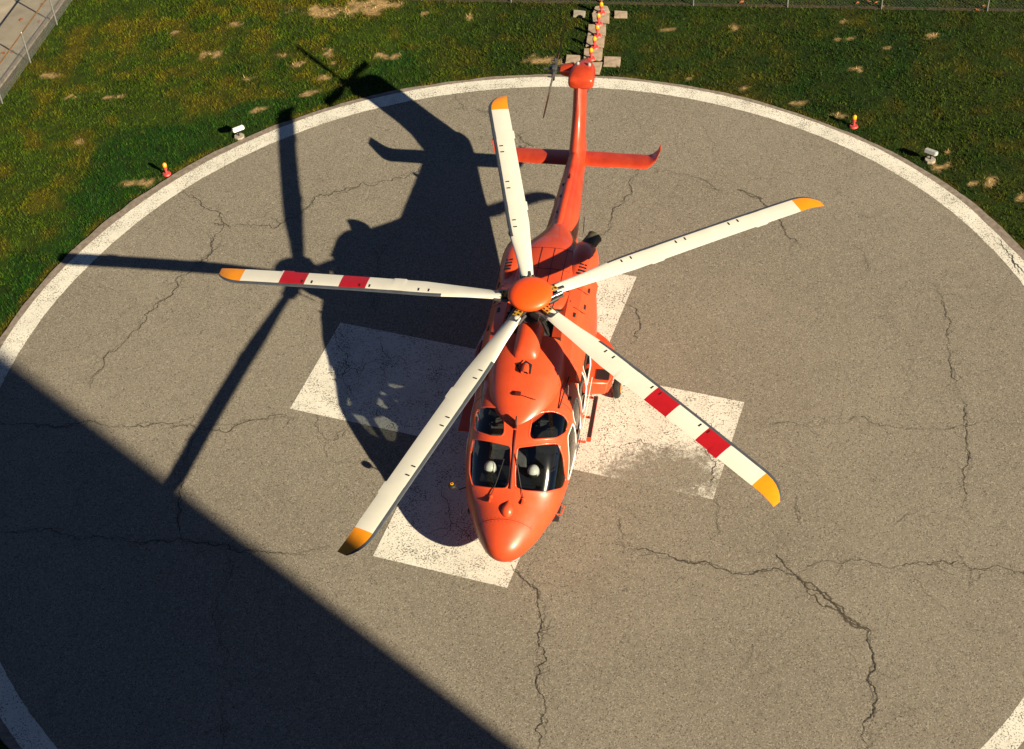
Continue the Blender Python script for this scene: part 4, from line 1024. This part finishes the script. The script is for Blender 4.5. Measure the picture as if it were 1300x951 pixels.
def make_blade(k):
    ph = R(PH0+72*k); d = Vector((math.cos(ph), math.sin(ph), 0)); c_ = Vector((-math.sin(ph), math.cos(ph), 0))
    banded = k in (2, 4)
    rs = sorted(set([.58, .62, .66, .70]+[round(x, 3) for x in np.arange(.78, 6.2, .09)]+[3.52, 4.11, 4.88, 5.45, 6.33]+[6.4, 6.5, 6.56, 6.62, 6.68, 6.74, 6.79, 6.84, 6.87, 6.90]+[2.70, 2.72, 2.98, 3.0, 5.20, 5.22, 5.48, 5.5]))
    ts = [0, .012, .04, .09, .155, .25, .38, .52, .66, .8, .92, 1.0]
    V_, F_, Mi = [], [], []; nt_ = len(ts); n_ = 2*nt_-2
    for r in rs:
        le, te, th = blade_profile(r)
        if 2.71 < r < 2.99 or 5.21 < r < 5.49: te -= .028
        sw = math.radians(5.5*(1-r/6.9)+.5); ch = le-te
        loop = [(t, 1) for t in ts]+[(t, -1) for t in ts[-2:0:-1]]
        for t, sd in loop:
            h = th*(2.4*math.sqrt(t)*(1-t)**.9 + .0)*.62*(1 if sd > 0 else -.62)+.001*sd
            cc = le-ch*t; z = rz(r, d.x*r)+h+(cc)*math.tan(sw)
            if r > 6.5: z -= .28*(r-6.5)**2
            p_ = d*r + c_*cc; V_.append((p_.x, p_.y, z-.0758*0))
    for i in range(len(rs)-1):
        rm = (rs[i]+rs[i+1])/2
        base = 2 if rm > 6.33 else (1 if banded and (3.52 < rm < 4.11 or 4.88 < rm < 5.45) else 0)
        for q in range(n_):
            top_le = q < 4
            F_.append([i*n_+q, (i+1)*n_+q, (i+1)*n_+(q+1) % n_, i*n_+(q+1) % n_]); Mi.append(3 if (top_le and rm > 1.85) else base)
    F_.append(list(range(n_))); Mi.append(0); F_.append([(len(rs)-1)*n_+q for q in range(n_)][::-1]); Mi.append(2)
    o = mesh_obj('rotor_blade', V_, F_, ['cream', 'red', 'yellow', 'grey'], HELI, Mi)
    bm = bmesh.new(); bm.from_mesh(o.data); bmesh.ops.recalc_face_normals(bm, faces=bm.faces); bm.to_mesh(o.data); bm.free()
    o.data.polygons.foreach_set('use_smooth', [True]*len(o.data.polygons)); o.data.set_sharp_from_angle(angle=R(40))
    b = MB()
    for r0 in (2.26, 3.55, 4.83):
        for dr_ in (-.11, .11):
            r = r0+dr_; z = rz(r, d.x*r)+blade_profile(r)[2]*.62*.95+.006; pp = d*r+c_*(.225-.48*.33)
            b.box((pp.x, pp.y, z), (.026, .080, .014), Matrix.Rotation(ph+R(0), 3, 'Z'))
    b.build('balance_mark', 'black', o)
    # root fitting: yoke arm, gold plate with four bolts, damper, pitch link
    M3 = Matrix.Rotation(ph, 3, 'Z'); zz = lambda r: rz(r, d.x*r)
    L3 = lambda r, c, z: d*r + c_*c + Vector((0, 0, z))
    b = MB(); b.box(L3(.40, 0, zz(.4)-.06), (.44, .15, .05), M3, 0, .01); b.box(L3(.62, 0, zz(.6)+.045), (.26, .20, .022), M3, 0, .006); b.box(L3(.60, 0, zz(.6)-.06), (.30, .21, .03), M3, 0, .006)
    b.tube([L3(.45, .13, zz(.5)-.02), L3(.74, .12, zz(.7)-.0)], .035, 10); b.tube([L3(.34, -.16, zz(.4)-.03), L3(.66, -.13, zz(.7)-.03)], .045, 12)
    b.tube([L3(.50, -.20, zz(.5)), L3(.36, -.16, 3.32)], .016, 8)
    y_ = b.build('blade_grip', 'slate', o, 40)
    b = MB(); b.tube([L3(.30, -.24, zz(.4)-.07), L3(.52, -.22, zz(.5)-.05)], .055, 14); b.tube([L3(.24, -.25, zz(.4)-.07), L3(.66, -.20, zz(.5)-.05)], .028, 10); b.build('damper', 'black', y_, 40)
    b = MB(); b.box(L3(.52, 0, zz(.5)+.062), (.17, .17, .012), M3, 0, .004); b.build('grip_plate', 'gold', y_)
    for u in (-.045, .045):
        for v in (-.045, .045):
            b = MB(); b.tube([L3(.52+u, v, zz(.5)+.066), L3(.52+u, v, zz(.5)+.084)], .020, 10); b.build('grip_bolt', 'black', y_)
    return o
for k, lb in enumerate(['plain white rotor blade with orange tip pointing up and to the right', 'plain white rotor blade pointing up towards the tail', 'white rotor blade with two red bands pointing left',
                        'plain white rotor blade pointing down and to the left', 'white rotor blade with two red bands pointing down and to the right']):
    tag(make_blade(k), lb)

# two white helmets behind the windshield
for (x, y, z, lb) in ((2.93, -.47, 1.80, 'white helmet behind the windshield pane on the left of the centre post'), (2.93, .42, 1.80, 'white helmet behind the windshield pane on the right of the centre post')):
    wp = Matrix.Rotation(R(-102.2), 3, 'Z') @ Vector((x, y, 0))
    root = empty('flight_helmet', (wp.x, wp.y, z-.13), R(-102.2)); tag(root, lb, 'helmet', 'helmets in the cockpit')
    b = MB(); b.lathe((0, 0, 0), [(.07, 0), (.115, .03), (.13, .09), (.125, .14), (.10, .19), (.055, .225), (.004, .235)], 24, 0, None, 1.1, .95); b.build('shell', 'helmet', root, 60)
    b = MB(); b.lathe((.03, 0, .02), [(.10, 0), (.118, .04), (.118, .10), (.09, .13)], 24, 0, None, 1.05, .9); b.build('visor', 'black', root, 60)
    b = MB(); b.lathe((0, -.13, .07), [(.02, 0), (.045, .01), (.045, .25), (.02, .26)], 14, 0, (0, 1, 0)); b.build('earcup', 'panelgrey', root, 40)
